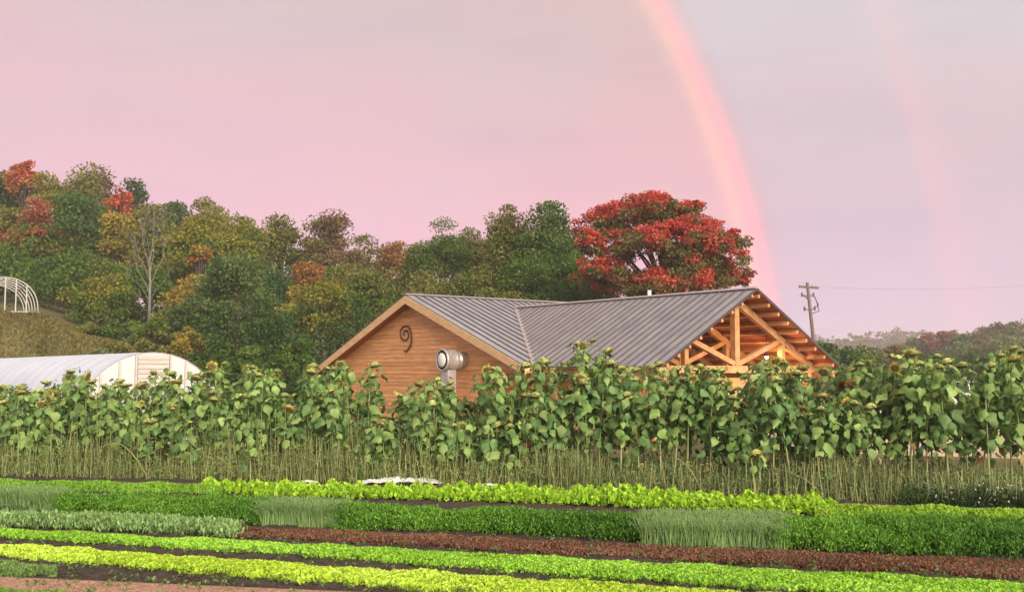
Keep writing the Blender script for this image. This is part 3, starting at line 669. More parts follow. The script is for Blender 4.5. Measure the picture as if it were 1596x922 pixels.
# gable siding, board by board (main gable)
YW = .62; WWALL = w1 - .7; BHt = .178
def gable_halfwidth(z): return min(WWALL, (h1 - .20 - z) / s1)
def boards(parent, z0, z1, face, y, hw, thick, mat, cuts=True, name='siding_board'):
    z = z0
    while z < z1:
        za, zb = z + .007, min(z + BHt, z1); ha, hb = hw(za), hw(zb)
        if ha < .1: break
        hb = max(hb, 0.02)
        js = sorted([-1] + ([random.uniform(-.8, .8) for _ in range(random.choice((1, 2, 3)))] if cuts else []) + [1])
        for a, b in zip(js, js[1:]):
            if b - a < .08: continue
            g_ = .004; xa, xb = a * ha + g_, b * ha - g_
            def cl(v, lim): return max(-lim, min(lim, v))
            lip = random.uniform(0, .012)
            poly = [face(xa, y - .016 - lip, za), face(xb, y - .016 - lip, za), face(cl(xb, hb), y - lip, zb), face(cl(xa, hb), y - lip, zb)]
            mb = MB(); mb.prism(poly, face(0, thick, 0) - face(0, 0, 0)); mb.build(name, mat, parent)
        z += BHt
boards(bld, .12, h1 - .25, lambda a, d, z: Vector((a, d, z)), YW, gable_halfwidth, .03, WOOD)
mb = MB(); mb.prism([(-WWALL, YW + .05, 0), (WWALL, YW + .05, 0), (WWALL, YW + .05, h1 - .2 - s1 * WWALL), (0, YW + .05, h1 - .2), (-WWALL, YW + .05, h1 - .2 - s1 * WWALL)], (0, .12, 0)); mb.build('gable_wall_core', DECK, bld)
for x in (-WWALL, WWALL):     # side walls of main wing
    mb = MB(); mb.box((x, (YW + LEN - .6) / 2, 1.2), (.12, LEN - .6 - YW - .36, 2.4)); mb.build('side_wall', WOOD, bld)
mb = MB(); mb.prism([(-WWALL, LEN - .6, 0), (WWALL, LEN - .6, 0), (WWALL, LEN - .6, h1 - .2 - s1 * WWALL), (0, LEN - .6, h1 - .2), (-WWALL, LEN - .6, h1 - .2 - s1 * WWALL)], (0, .12, 0)); mb.build('rear_wall', WOOD, bld)
# rake fascias and soffits
for sg in (-1, 1):
    wx = w1 if sg > 0 else WL; ez = h1 - s1 * wx
    mb = MB(); mb.prism([(0, -.03, h1 - .03), (sg * wx, -.03, ez - .03), (sg * wx, -.03, ez - .33), (0, -.03, h1 - .37)], (0, .05, 0)); mb.build('rake_board', TRIM, bld)
    mb = MB(); mb.prism([(0, .03, h1 - .22), (sg * wx, .03, ez - .22), (sg * wx, YW - .03, ez - .22), (0, YW - .03, h1 - .22)], (0, 0, .03)); mb.build('soffit', DECK, bld)
    mb = MB(); mb.box((-WL + .03, LEN / 2, ez - .14), (.04, LEN, .2)) if sg < 0 else mb.box((w1 - .03, .2, ez - .14), (.04, .34, .2)); mb.build('eave_fascia', TRIM, bld)
# iron scroll on the gable
pix = [(629, 508), (627, 514), (629, 521), (633, 526)]
mb = MB(); path = []
cx_, cy_ = 631.5, 520.5
for i in range(34):
    a = R(250) - i * R(17.5); rr = 1.5 + 8.8 * (i / 33) ** .9
    path.append((cx_ + math.cos(a) * rr * .92, cy_ - math.sin(a) * rr * 1.35))
tail = [(641.0, 521), (641.5, 528), (640, 536), (637, 543), (633, 548), (630, 546)]
# spiral ends near upper right then runs into the tail
while path and not (path[-1][0] > 637 and path[-1][1] < 518): path.pop()
path += [(640, 514)] + tail
W3 = [on_wall(x, y, 1, YW - .07) for x, y in path]
mb.tube(W3, [.03] * 8 + [.036] * (len(W3) - 12) + [.045, .042, .036, .03], 6)
sc_ = tag(mb.build('iron_scroll', IRON, None, True), 'dark iron scroll shaped like a fiddlehead mounted high on the wooden gable', 'wall ornament'); sc_.matrix_world = BM
# exhaust fan and duct
fc = on_wall(724, 561, 1, YW); fan = empty('exhaust_fan', BM @ Vector((fc.x, fc.y, fc.z)), BPHI, 'round galvanised exhaust fan on a vertical duct against the wooden gable', 'exhaust fan')
Mr = Matrix.Rotation(R(90), 4, 'X')      # local z -> -y (out of the wall)
mb = MB(); mb.lathe([(.34, -.1), (.34, .30), (.38, .31), (.38, .36), (.36, .37), (.36, .55)], 24, Mr); mb.build('fan_collar', STEEL, fan, True)
mb = MB(); mb.lathe([(.40, .5), (.43, .52), (.43, .60), (.42, .62), (.42, 1.02), (.45, 1.04), (.46, 1.10), (.40, 1.12), (.40, 1.06)], 28, Mr); mb.build('fan_housing', STEEL, fan, True)
mb = MB(); mb.lathe([(.395, 1.04), (.395, 1.075), (.01, 1.075)], 28, Mr); mb.build('fan_throat', DARK, fan)
mb = MB(); mb.lathe([(.27, 1.085), (.285, 1.115), (.24, 1.15), (.01, 1.165)], 24, Mr); mb.build('fan_cover', CREAM, fan, True)
mb = MB(); mb.box((.0, -.78, -.95), (.50, .40, 1.1)); mb.build('duct', STEEL, fan)
mb = MB(); mb.box((.0, -.78, -.40 - 1.1 - .35), (.42, .34, .7)); mb.build('duct', STEEL, fan)
mb = MB(); mb.box((.0, -.78, -1.485), (.56, .46, .05)); mb.build('duct_flange', STEEL, fan)
mb = MB(); mb.box((.0, -.78, -fc.z + .09), (.7, .6, .18)); mb.build('duct_base', STEEL, fan)
mb = MB(); mb.box((.0, -.78, (-fc.z + .18 - 2.2) / 2), (.40, .32, fc.z - .18 - 2.2)) if fc.z > 2.5 else None
if mb.v: mb.build('duct', STEEL, fan)
# open wing: purlins, decking, trusses, posts
XT = XR - 1.0
YC = YR
for sg in (-1, 1):
    mb = MB(); mb.prism([(XR - .03, YC, h2 - .045), (XR - .03, YC + sg * w2, EV - .045), (w1 - .6, YC + sg * w2, EV - .045), (w1 - .6, YC, h2 - .045)], (0, 0, .012)); mb.build('roof_decking', DECK, bld)
    L_ = math.hypot(w2, h2 - EV); np_ = 9
    for i in range(np_):
        f_ = (i + .35) / np_; y = YC + sg * w2 * f_; z = h2 - (h2 - EV) * f_ - .045 - .09
        mb = MB(); mb.beam((XR - .06, y, z), (w1 - .6, y, z), .10, .14, (0, sg * s2, 1)); mb.build('purlin', TIMBER, bld)
    # dark edge trim of the metal roof at the gable
    mb = MB(); mb.prism([(XR - .02, YC, h2 + .03), (XR - .02, YC + sg * (w2 + .01), EV + .03), (XR - .02, YC + sg * (w2 + .01), EV - .06), (XR - .02, YC, h2 - .06)], (.03, 0, 0)); mb.build('gable_edge_trim', ROOFGAP, bld)
ZB = EV - .10       # centre line of the bottom chord
def truss(x):
    tr = empty('truss', (x, YC, 0)); tr.parent = bld
    zt_ = h2 - .33; hw = w2 - .55
    def P_(nm, a, b, w=.20, h=.20): mb = MB(); mb.beam((0, a[0], a[1]), (0, b[0], b[1]), w, h, (1, 0, 0)); mb.build(nm, TIMBER, tr)
    P_('bottom_chord', (-w2 + .15, ZB), (w2 - .15, ZB), .25, .24)
    for sg in (-1, 1):
        P_('top_chord', (sg * .0, zt_ - .02), (sg * (w2 - .45), ZB + .12), .24, .18)
        P_('diagonal_brace', (sg * .12, ZB + .20), (sg * w2 * .5, h2 - s2 * w2 * .5 - .42), .17, .18)
        P_('queen_post', (sg * w2 * .545, ZB + .13), (sg * w2 * .545, h2 - s2 * w2 * .545 - .40), .19, .19)
    P_('king_post', (0, ZB + .13), (0, zt_ - .08), .24, .22)
for x in (XT, XT - 2.6, XT - 4.9): truss(x)
for x in (XT, XT - 2.6, XT - 4.9):
    for sg in (-1, 1):
        mb = MB(); mb.box((x, YC + sg * (w2 - .65), (ZB - .13) / 2), (.24, .24, ZB - .13)); mb.build('post', TIMBER, bld)
        if x == XT:
            mb = MB(); mb.beam((x, YC + sg * (w2 - .80), ZB - .95), (x, YC + sg * (w2 - 1.6), ZB - .15), .14, .14, (1, 0, 0)); mb.build('knee_brace', TIMBER, bld)
for sg in (-1, 1):
    mb = MB(); mb.box(((XR - .1 + w1) / 2, YC + sg * (w2 - .28), EV - .30), (XR - .1 - w1, .14, .30)); mb.build('eave_beam', TIMBER, bld)
# wall at the back of the open wing, built of planks, and a low plank screen at its front
for i in range(24):
    y = e2 + .7 + i * .355
    if y > e2 + 2 * w2 - .7: break
    mb = MB(); mb.box((w1 - .50, y, 1.35), (.04, .345, 2.7)); mb.build('wall_plank', WOOD, bld)
for i in range(3):
    mb = MB(); mb.box((XT + .02, YC + 2.9 + i * .34, .62), (.05, .32, 1.2)); mb.build('screen_plank', TIMBER, bld)
for k, (xa, xb) in enumerate(((5.0, 5.95), (6.0, 6.95))):
    dr = MB(); dr.box(((xa + xb) / 2, YW - .075, 1.1), (xb - xa, .05, 2.1)); d_ = dr.build('red_door', RED, bld)
    mb = MB(); mb.box(((xa + xb) / 2 + (.35 if k == 0 else -.35), YW - .12, 1.1), (.04, .04, .2)); mb.build('handle', IRON, d_)
# lit pendant lamp under the open roof
mL, tL, oL = newmat('lamp_glow'); e_ = tL.nodes.new('ShaderNodeEmission'); e_.inputs[0].default_value = (1, .62, .28, 1); e_.inputs[1].default_value = 20; tL.links.new(e_.outputs[0], oL.inputs[0])
lw = on_wall(1195, 556, 0, XT - .35); lo = lw.z - 2.91
lamp = empty('pendant_lamp', BM @ Vector((lw.x, lw.y, 0)), BPHI, 'lit warm pendant lamp hanging inside the open truss gable', 'lamp')
mb = MB(); mb.tube([(0, 0, h2 - .15 - abs(lw.y - YC) * s2), (0, 0, 3.05 + lo)], .012, 5); mb.build('cord', DARK, lamp)
mb = MB(); mb.lathe([(.03, 3.07), (.05, 3.03), (.16, 2.93), (.15, 2.93), (.03, 3.0)], 14, Matrix.Translation((0, 0, lo))); mb.build('lamp_shade', IRON, lamp)
mb = MB(); mb.lathe([(.01, 2.99), (.05, 2.95), (.06, 2.91), (.04, 2.86), (.005, 2.85)], 12, Matrix.Translation((0, 0, lo))); mb.build('bulb', mL, lamp, True)
pl_ = bpy.data.lights.new('bulb_light', 'POINT'); pl_.energy = 75; pl_.color = (1, .60, .28); pl_.shadow_soft_size = .06
po = bpy.data.objects.new('bulb_light', pl_); COL.objects.link(po); po.parent = lamp; po.location = (0, 0, 2.78 + lo)

# ------------------------------------------------------------------ things standing behind the sunflowers
def barrel(px, py, Y, mat, label, r=.29, h=.9, sz=1.):
    p = at(px, py, Y); e = empty('barrel', (p.x, Y, 0), 0, label, 'barrel')
    mb = MB(); mb.lathe([(r * .93, 0), (r, .04), (r, h * .32), (r * 1.04, h * .34), (r, h * .36), (r, h * .64), (r * 1.04, h * .66), (r, h * .68), (r, h * .96), (r * .93, h)], 20); mb.build('drum', mat, e, True)
    mb = MB(); mb.lathe([(r * .95, h + .002), (r * .95, h + .035), (r * .5, h + .045)], 20); mb.build('lid', mat, e)
barrel(745, 690, 26, WHITE, 'white drum standing behind the sunflowers right of the exhaust duct', .27, .85)
barrel(610, 690, 27, BLUEGREY, 'blue grey drum standing before the wooden gable wall', .22, .8)
def bench(px, Y, label, w=1.6, mat=CREAM, h=.85):
    x = (px - 798) / F * Y; e = empty('folding_table', (x, Y, 0), .1, label, 'table')
    mb = MB(); mb.box((0, 0, h), (w, .7, .05)); mb.build('table_top', mat, e)
    for sx in (-1, 1):
        for sy in (-1, 1):
            mb = MB(); mb.tube([(sx * w * .42, sy * .28, 0), (sx * w * .40, sy * .25, h - .026)], .018, 6); mb.build('leg', STEEL, e)
bench(548, 27, 'white topped table standing left before the gable wall')
bench(1165, 27.5, 'white topped table standing under the truss gable', 2.0)
def crate(px, py, Y, mat, label, s=(.6, .45, .4)):
    x = (px - 798) / F * Y; e = empty('crate', (x, Y, 0), random.uniform(-.3, .3), label, 'crate')
    for k in range(4):
        z = .06 + k * (s[2] - .08) / 3
        for sg in (-1, 1):
            mb = MB(); mb.box((0, sg * s[1] / 2, z), (s[0], .02, .075)); mb.build('slat', mat, e)
            mb = MB(); mb.box((sg * (s[0] / 2 - .012), 0, z), (.02, s[1] - .03, .075)); mb.build('slat', mat, e)
    mb = MB(); mb.box((0, 0, .012), (s[0] - .04, s[1] - .04, .02)); mb.build('base', mat, e)
crate(842, 690, 25.5, RED, 'large red slatted crate behind the sunflowers below the roof valley', (.9, .7, 1.0))
crate(806, 690, 26.5, RED, 'red slatted crate standing by the gable corner', (.6, .6, 1.1))
# plank wall with a white rail behind the right-hand sunflowers
p0, p1 = Vector((27.0 * (1318 - 798) / F, 27.0, 0)), Vector((25.0 * (1680 - 798) / F, 25.0, 0)); dd = p1 - p0; ln_ = dd.length
pw = empty('plank_wall', p0, math.atan2(dd.y, dd.x), 'low tan plank wall with a white rail on top at right', 'wall')
n_ = int(ln_ / .30)
for i in range(n_):
    if random.random() < .06: continue
    hh = .92 + random.uniform(-.03, .03); mb = MB(); mb.box(((i + .5) * ln_ / n_, random.uniform(-.01, .01), hh / 2), (ln_ / n_ - .012, .03, hh)); mb.build('plank', PALEWOOD, pw)
for i in range(6):
    mb = MB(); mb.box((i * ln_ / 5, .08, .56), (.09, .09, 1.12)); mb.build('post', PALEWOOD, pw)
mb = MB(); mb.box((ln_ / 2, .08, 1.15), (ln_, .12, .06)); mb.build('rail', CREAM, pw)
GRAV = surf('pale_gravel', (.34, .31, .29), (.5, .47, .44), .95, 20, bump=.6, bscale=40)
mb = MB(); mb.add([(7.0, 28.2, .006), (40, 25.5, .006), (60, 66, .006), (10, 62, .006)], [(0, 1, 2, 3)]); tag(mb.build('gravel_yard', GRAV), kind='structure')
def car(px, Y, rz, paint, label):
    x = (px - 798) / F * Y; e = empty('parked_car', (x, Y, 0), rz, label, 'car')
    prof = [(-2.2, .42), (-2.25, .75), (-2.12, .98), (-1.3, 1.06), (1.2, 1.04), (2.05, .90), (2.25, .70), (2.22, .42)]
    mb = MB(); w = .88; mb.prism([(a, -w, b) for a, b in prof], (0, 2 * w, 0)); o = mb.build('body', paint, e)
    bv = o.modifiers.new('b', 'BEVEL'); bv.width = .07; bv.segments = 3
    cab = [(-2.0, 1.0), (-1.75, 1.52), (-1.5, 1.6), (.15, 1.6), (.4, 1.54), (1.15, 1.03)]
    def cabin(y0, inset): return [(a, y0, b) for a, b in cab]
    mb = MB(); n = len(cab); a = [Vector((q[0], -.86 + (.16 if q[1] > 1.1 else 0), q[1])) for q in cab]; b = [Vector((v.x, -v.y, v.z)) for v in a]
    mb.add(a + b, [tuple(range(n)), tuple(range(2 * n - 1, n - 1, -1))] + [(i, n + i, n + (i + 1) % n, (i + 1) % n) for i in range(n)]); mb.build('windows', GLASS, e)
    mb = MB(); mb.box((-.65, 0, 1.61), (1.75, 1.36, .05)); o = mb.build('roof', paint, e); bv = o.modifiers.new('b', 'BEVEL'); bv.width = .02
    for xx, xt in ((-.75, -.75), (-1.9, -1.62), (.95, .35)):
        for sg in (-1, 1): mb = MB(); mb.beam((xx, sg * .875, 1.03), (xt, sg * .705, 1.60), .06, .07, (1, 0, 0)); mb.build('pillar', paint, e)
    for xx in (-1.35, 1.4):
        for sg in (-1, 1):
            M = Matrix.Translation((xx, sg * .80, .33)) @ Matrix.Rotation(R(90) * -sg, 4, 'X'); mb = MB(); mb.lathe([(.33, -.1), (.33, .10), (.2, .12)], 18, M); wh = mb.build('wheel', DARK, e, True)
            mb = MB(); mb.lathe([(.19, .115), (.19, .13), (.03, .14)], 12, M); mb.build('rim', STEEL, wh)
    for sg in (-1, 1):
        mb = MB(); mb.box((2.19, sg * .62, .76), (.08, .34, .13)); mb.build('headlight', CREAM, e)
        mb = MB(); mb.box((-2.22, sg * .70, .84), (.06, .22, .16)); mb.build('tail_light', RED, e)
car(1440, 46, 1.2, surf('silver_blue_paint', (.36, .44, .52), rough=.25, spec=.6), 'silver blue car parked behind the right-hand sunflowers')
car(1508, 52, .3, surf('pale_grey_paint', (.52, .54, .56), rough=.25, spec=.6), 'pale grey car parked right of the silver blue one')

# ------------------------------------------------------------------ white tunnel greenhouse
gp = at(240, 548, 30.); HH, WW, GL = gp.z, 2.35, 46.
gh = empty('tunnel_greenhouse', (gp.x, 30., 0), TH, 'long white film covered tunnel greenhouse with a flat end wall', 'greenhouse')
def arch(y, k=1., n=26, sag=0.):
    return [Vector((-WW * k * math.cos(math.pi * i / n), y, HH * (k - sag * .01) * max(0, math.sin(math.pi * i / n)) ** .86)) for i in range(n + 1)]
mb = MB(); ys = np.linspace(.0, GL, int(GL / .30) + 1); n = 26
for y in ys: 
    fr_ = (y % 1.5) / 1.5; mb.v += [tuple(v) for v in arch(y, 1.0 - .010 * math.sin(math.pi * fr_) + random.uniform(-.001, .001))]
mb.f = [(i * (n + 1) + j, (i + 1) * (n + 1) + j, (i + 1) * (n + 1) + j + 1, i * (n + 1) + j + 1) for i in range(len(ys) - 1) for j in range(n)]
mb.build('film_cover', FILM, gh, True)
for i in range(int(GL / 1.5) + 1):
    mb = MB(); mb.tube(arch(i * 1.5 + .02, .993), .012, 6); mb.build('hoop', TUBE, gh, True)
mb = MB(); a = arch(.03, .99); mb.prism([a[0]] + a[1:-1] + [a[-1]], (0, .02, 0)); mb.build('end_wall', ENDFILM, gh)
def archz(x, k=.985): 
    t = math.acos(max(-1, min(1, -x / (WW * k)))); return HH * k * math.sin(t) ** .86
for x in (-1.55, -1.0, -.52, .52, 1.0, 1.55):
    mb = MB(); h_ = archz(x); mb.box((x, -.01, h_ / 2), (.06, .06, h_ - .02)); mb.build('stud', GHWOOD if abs(x) < .6 else TUBE, gh)
z = 1.45
while z < HH - .14:
    wx = .47; mb = MB(); mb.box((0, -.012, z + .07), (wx * 2, .03, .13)); mb.build('board', GHWOOD, gh); z += .145
mb = MB(); mb.box((0, -.012, .72), (.94, .03, 1.40)); dr = mb.build('door', GHWOOD, gh)
mb = MB(); mb.box((.36, -.05, .75), (.04, .04, .16)); mb.build('handle', IRON, dr)
for sg in (-1, 1): mb = MB(); mb.box((sg * (WW + .02), GL / 2, .12), (.06, GL, .24)); mb.build('base_board', GHWOOD, gh)
# bare hoop frame on the hill
fp = at(30, 491, 75.); fb_ = Vector((fp.x - 1.15, 75., fp.z + .22))
hf = empty('hoop_frame', fb_, TH * .9, 'bare white hoop frame without cover on the hill at left', 'hoop frame')
for i in range(6):
    y = i * 1.6; mb = MB(); mb.tube([Vector((-2.35 * math.cos(math.pi * k / 18), y, 2.72 * max(0, math.sin(math.pi * k / 18)) ** .8)) for k in range(19)], .045, 6); mb.build('hoop', TUBE, hf, True)
for x in (-1.5, -.75, 0, .75, 1.5):
    t = math.acos(-x / 2.35); zz = 2.72 * math.sin(t) ** .8; mb = MB(); mb.tube([(x, -.02, 0), (x, -.02, zz)], .05, 6); mb.build('stud', TUBE, hf)
for k in (5, 9, 13): a = math.pi * k / 18; mb = MB(); mb.tube([(-2.35 * math.cos(a), -.1, 2.72 * math.sin(a) ** .8), (-2.35 * math.cos(a), 8.1, 2.72 * math.sin(a) ** .8)], .035, 6); mb.build('purlin', TUBE, hf)
mb = MB(); mb.box((0, -.06, .05), (4.9, .1, .14)); mb.build('base_board', TUBE, hf)
for sg in (-1, 1): mb = MB(); mb.box((sg * 2.4, 4, .05), (.08, 8, .14)); mb.build('base_board', TUBE, hf)

# ------------------------------------------------------------------ utility pole and wire
PY = 62.; pt_, pb = at(1258, 440, PY), at(1273, 573, PY); pb = pt_ + (pb - pt_) * ((pt_.z) / (pt_.z - pb.z))
up = empty('utility_pole', (pb.x, PY, 0), 0, 'weathered wooden utility pole with crossarm behind the right eave', 'utility pole')
def loc(px, py): return at(px, py, PY) - Vector((pb.x, PY, 0))
mb = MB(); mb.tube([(0, 0, 0), loc(1258, 440)], [.15, .10], 10); mb.build('pole', POLEM, up, True)
mb = MB(); mb.beam(loc(1245, 446.5), loc(1276, 448.5), .12, .14); mb.build('crossarm', POLEM, up)
for x in (1247, 1252, 1266, 1273): mb = MB(); p = loc(x, 446); mb.lathe([(.02, 0), (.045, .03), (.03, .07), (.045, .10), (.01, .14)], 8, Matrix.Translation(p)); mb.build('insulator', STEEL, up)
for (x, y) in ((1250, 459), (1268, 459), (1254, 481), (1270, 480)):
    p = loc(x, y); q = loc(1260 + (y - 440) * .11, y + 3); mb = MB(); mb.tube([p, q], .035, 5)
    mb.lathe([(.02, -.14), (.07, -.12), (.07, .10), (.03, .14)], 10, Matrix.Translation(p)); mb.build('bracket_fitting', POLEM, up)
for (x0, x1, y0, y1) in ((1268, 1266, 459, 482), (1250, 1262, 459, 470), (1273, 1263, 470, 489)):
    a, b = loc(x0, y0), loc(x1, y1); mb = MB(); mb.tube([a, (a + b) / 2 + Vector((.35, 0, -.2)), b], .03, 5); mb.build('cable', DARK, up)
mb = MB(); a, b = at(1275, 447.5, PY), at(1700, 436, 70.); mb.tube([a + (b - a) * t - Vector((0, 0, .35 * math.sin(math.pi * t))) for t in np.linspace(0, 1, 14)], 0.005, 4, False)
tag(mb.build('power_line', POLEM), 'thin power line running from the pole to the right', 'wire')

# ------------------------------------------------------------------ trees
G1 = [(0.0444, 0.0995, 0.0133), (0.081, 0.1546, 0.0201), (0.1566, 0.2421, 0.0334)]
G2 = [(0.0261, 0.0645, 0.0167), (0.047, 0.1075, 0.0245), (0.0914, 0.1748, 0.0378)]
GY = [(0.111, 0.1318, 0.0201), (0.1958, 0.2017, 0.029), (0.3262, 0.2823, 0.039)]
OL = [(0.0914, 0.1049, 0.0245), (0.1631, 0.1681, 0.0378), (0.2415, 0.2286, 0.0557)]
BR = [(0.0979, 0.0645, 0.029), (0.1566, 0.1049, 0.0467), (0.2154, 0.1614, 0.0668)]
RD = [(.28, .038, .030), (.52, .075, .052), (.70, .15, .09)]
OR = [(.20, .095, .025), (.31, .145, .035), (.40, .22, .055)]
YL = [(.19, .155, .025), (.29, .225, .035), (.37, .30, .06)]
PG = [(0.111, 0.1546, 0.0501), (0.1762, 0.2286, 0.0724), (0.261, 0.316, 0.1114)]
def lerpc(p, q, t): return [tuple(a * (1 - t) + b * t for a, b in zip(u, v)) for u, v in zip(p, q)]
def crown_quads(c, rx, ry, rz_, ncl, nl, lsz, pal, pal2=None, topbias=.5, seedflat=.55, open_=.0, shell=.45, shapep=1.):
    """clumps of leaves spread through an uneven ellipsoid"""
    d = unit(rng.normal(size=(ncl, 3))); d[:, 2] = np.where(d[:, 2] < -.75, -d[:, 2], d[:, 2]); rr = (shell + (1 - shell) * rng.random(ncl) ** .5)
    lump = 1 + .16 * np.sin(d[:, 0] * 4 + rng.random() * 6) * np.sin(d[:, 2] * 5 + rng.random() * 6) + .07 * rng.normal(size=ncl)
    taper = 1 - .28 * np.clip(d[:, 2], 0, 1) ** 2 * shapep
    cc = d * (rr * lump)[:, None] * np.array([rx, ry, rz_]); cc[:, :2] *= taper[:, None]
    cr_ = rng.uniform(.22, .38, ncl) * (rx * .75 + rz_ * .25) * 1.22
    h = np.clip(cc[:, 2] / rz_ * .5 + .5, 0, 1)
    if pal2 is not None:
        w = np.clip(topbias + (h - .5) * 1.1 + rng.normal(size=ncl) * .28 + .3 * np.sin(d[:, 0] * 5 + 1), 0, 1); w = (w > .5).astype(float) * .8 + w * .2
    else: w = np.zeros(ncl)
    pal = np.array(pal); pal2 = np.array(pal2 if pal2 is not None else pal)
    i = rng.integers(0, ncl, nl); g_ = unit(rng.normal(size=(nl, 3))); g_[:, 2] = np.where(rng.random(nl) < .55, np.abs(g_[:, 2]), g_[:, 2]); q = g_ * (rng.random(nl) ** .40)[:, None] * cr_[i][:, None]
    q[:, 2] *= seedflat
    P = cc[i] + q + np.array(c); k = rng.random(nl) * .5 + rng.random(ncl)[i] * .5; k = k * 1.999; ki = k.astype(int); kf = (k - ki)[:, None]
    ca = pal[ki] * (1 - kf) + pal[ki + 1] * kf; cb = pal2[ki] * (1 - kf) + pal2[ki + 1] * kf; wi = w[i][:, None]
    C = (ca * (1 - wi) + cb * wi) * (1 + .08 * rng.normal(size=(nl, 1))).clip(.5, 1.6)
    D = g_ * .6 + rng.normal(size=(nl, 3)) * .8; D[:, 2] -= .25
    V, C = leaves(P, D, lsz * rng.uniform(.6, 1.35, nl), lsz * .72 * rng.uniform(.6, 1.35, nl), C)
    return V, C, cc + np.array(c)
def tree(px, ytop, wpx, Y, pal, label, pal2=None, bias=.5, hfrac=.86, name='broadleaf_tree', nl=None, ncl=64, lsz=None, cat='tree', group=None, bark=BARK, shell=.45, flat=.72, base=None):
    tp = at(px, ytop, Y); x = tp.x; z0 = T(x, Y) if base is None else base; Ht = tp.z - z0; rx = wpx / F * Y / 2 * 1.25; hfrac = .95 if hfrac == .86 else hfrac; rz_ = Ht * hfrac / 2
    cz = Ht - rz_; e = empty(name, (x, Y, z0), 0, label, cat, group)
    lsz = lsz or max(.16, Y * .0031); area = rx * rz_ * 3.14; nl = int(nl * 1.6) if nl else int(min(30000, max(2500, area / (lsz * lsz) * 13)))
    V, C, cc = crown_quads((0, 0, cz), rx * .92, rx * .85, rz_ * .93, ncl, nl, lsz, pal, pal2, bias, flat, shell=shell)
    V[:, :, 2] = np.maximum(V[:, :, 2], .05)
    mb = MB(); r0 = .022 * Ht + .04; mb.tube([(0, 0, -.3), (.1, 0, Ht * .3), (-.05, .05, Ht * .6), (0, 0, Ht * .85)], [r0, r0 * .75, r0 * .45, r0 * .12], 8)
    for q in cc[:: max(1, len(cc) // 14)]:
        q = Vector(q); s_ = Vector((0, 0, max(Ht * .15, min(q.z - .25 * Ht, Ht * .7)))); mb.tube([s_, s_ + (q - s_) * .5 + Vector((0, 0, .05 * Ht)), q], [r0 * .4, r0 * .22, r0 * .06], 5, False)
    mb.build('trunk', bark, e, True); link('crown', quadmesh('crown', V, C), e, FOL)
    return e
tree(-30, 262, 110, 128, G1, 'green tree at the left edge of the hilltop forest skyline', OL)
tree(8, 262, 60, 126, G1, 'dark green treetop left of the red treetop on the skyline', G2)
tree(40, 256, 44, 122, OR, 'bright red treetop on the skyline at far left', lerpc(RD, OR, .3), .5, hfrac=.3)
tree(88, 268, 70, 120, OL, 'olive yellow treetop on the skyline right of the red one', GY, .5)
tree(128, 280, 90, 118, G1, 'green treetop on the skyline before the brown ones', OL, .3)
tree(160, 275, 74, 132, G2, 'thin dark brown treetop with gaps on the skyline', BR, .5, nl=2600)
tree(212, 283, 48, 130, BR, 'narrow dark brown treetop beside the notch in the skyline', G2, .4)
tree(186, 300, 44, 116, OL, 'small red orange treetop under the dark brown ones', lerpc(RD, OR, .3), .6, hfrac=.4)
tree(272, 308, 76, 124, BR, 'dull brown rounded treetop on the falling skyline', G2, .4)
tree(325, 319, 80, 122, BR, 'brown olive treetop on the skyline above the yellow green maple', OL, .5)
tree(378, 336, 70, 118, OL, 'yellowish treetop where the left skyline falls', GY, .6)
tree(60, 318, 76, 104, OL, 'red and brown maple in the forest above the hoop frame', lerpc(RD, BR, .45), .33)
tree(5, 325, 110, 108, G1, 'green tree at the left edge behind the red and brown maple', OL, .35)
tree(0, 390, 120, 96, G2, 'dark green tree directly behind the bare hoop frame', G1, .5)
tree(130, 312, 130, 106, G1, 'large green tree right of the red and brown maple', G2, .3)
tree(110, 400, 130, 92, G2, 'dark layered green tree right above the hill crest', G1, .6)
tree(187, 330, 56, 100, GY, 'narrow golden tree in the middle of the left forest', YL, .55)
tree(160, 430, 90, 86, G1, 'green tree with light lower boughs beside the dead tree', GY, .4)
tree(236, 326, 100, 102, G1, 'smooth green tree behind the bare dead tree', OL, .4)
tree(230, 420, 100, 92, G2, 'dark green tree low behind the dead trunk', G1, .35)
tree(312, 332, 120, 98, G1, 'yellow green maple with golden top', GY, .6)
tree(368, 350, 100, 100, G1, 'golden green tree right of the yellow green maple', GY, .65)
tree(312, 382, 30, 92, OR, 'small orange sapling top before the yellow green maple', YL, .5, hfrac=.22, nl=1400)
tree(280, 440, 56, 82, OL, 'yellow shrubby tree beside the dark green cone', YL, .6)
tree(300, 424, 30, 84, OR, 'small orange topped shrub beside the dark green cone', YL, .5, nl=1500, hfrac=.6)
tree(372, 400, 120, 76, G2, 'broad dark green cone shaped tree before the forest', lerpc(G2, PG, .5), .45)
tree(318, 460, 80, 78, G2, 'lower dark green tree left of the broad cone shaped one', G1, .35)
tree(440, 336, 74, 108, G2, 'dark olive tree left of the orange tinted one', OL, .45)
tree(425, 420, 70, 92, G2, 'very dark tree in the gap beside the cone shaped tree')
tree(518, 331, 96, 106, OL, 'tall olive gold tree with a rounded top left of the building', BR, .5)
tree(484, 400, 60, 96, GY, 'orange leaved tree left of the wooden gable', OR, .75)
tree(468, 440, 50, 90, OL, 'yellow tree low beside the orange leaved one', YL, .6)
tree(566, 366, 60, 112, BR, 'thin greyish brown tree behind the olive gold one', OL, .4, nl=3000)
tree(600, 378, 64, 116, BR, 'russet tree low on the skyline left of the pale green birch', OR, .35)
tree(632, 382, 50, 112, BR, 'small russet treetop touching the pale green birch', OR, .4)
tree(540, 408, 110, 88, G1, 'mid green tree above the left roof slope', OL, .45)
tree(500, 452, 120, 74, G2, 'dark green tree just left of the gable peak', GY, .45)
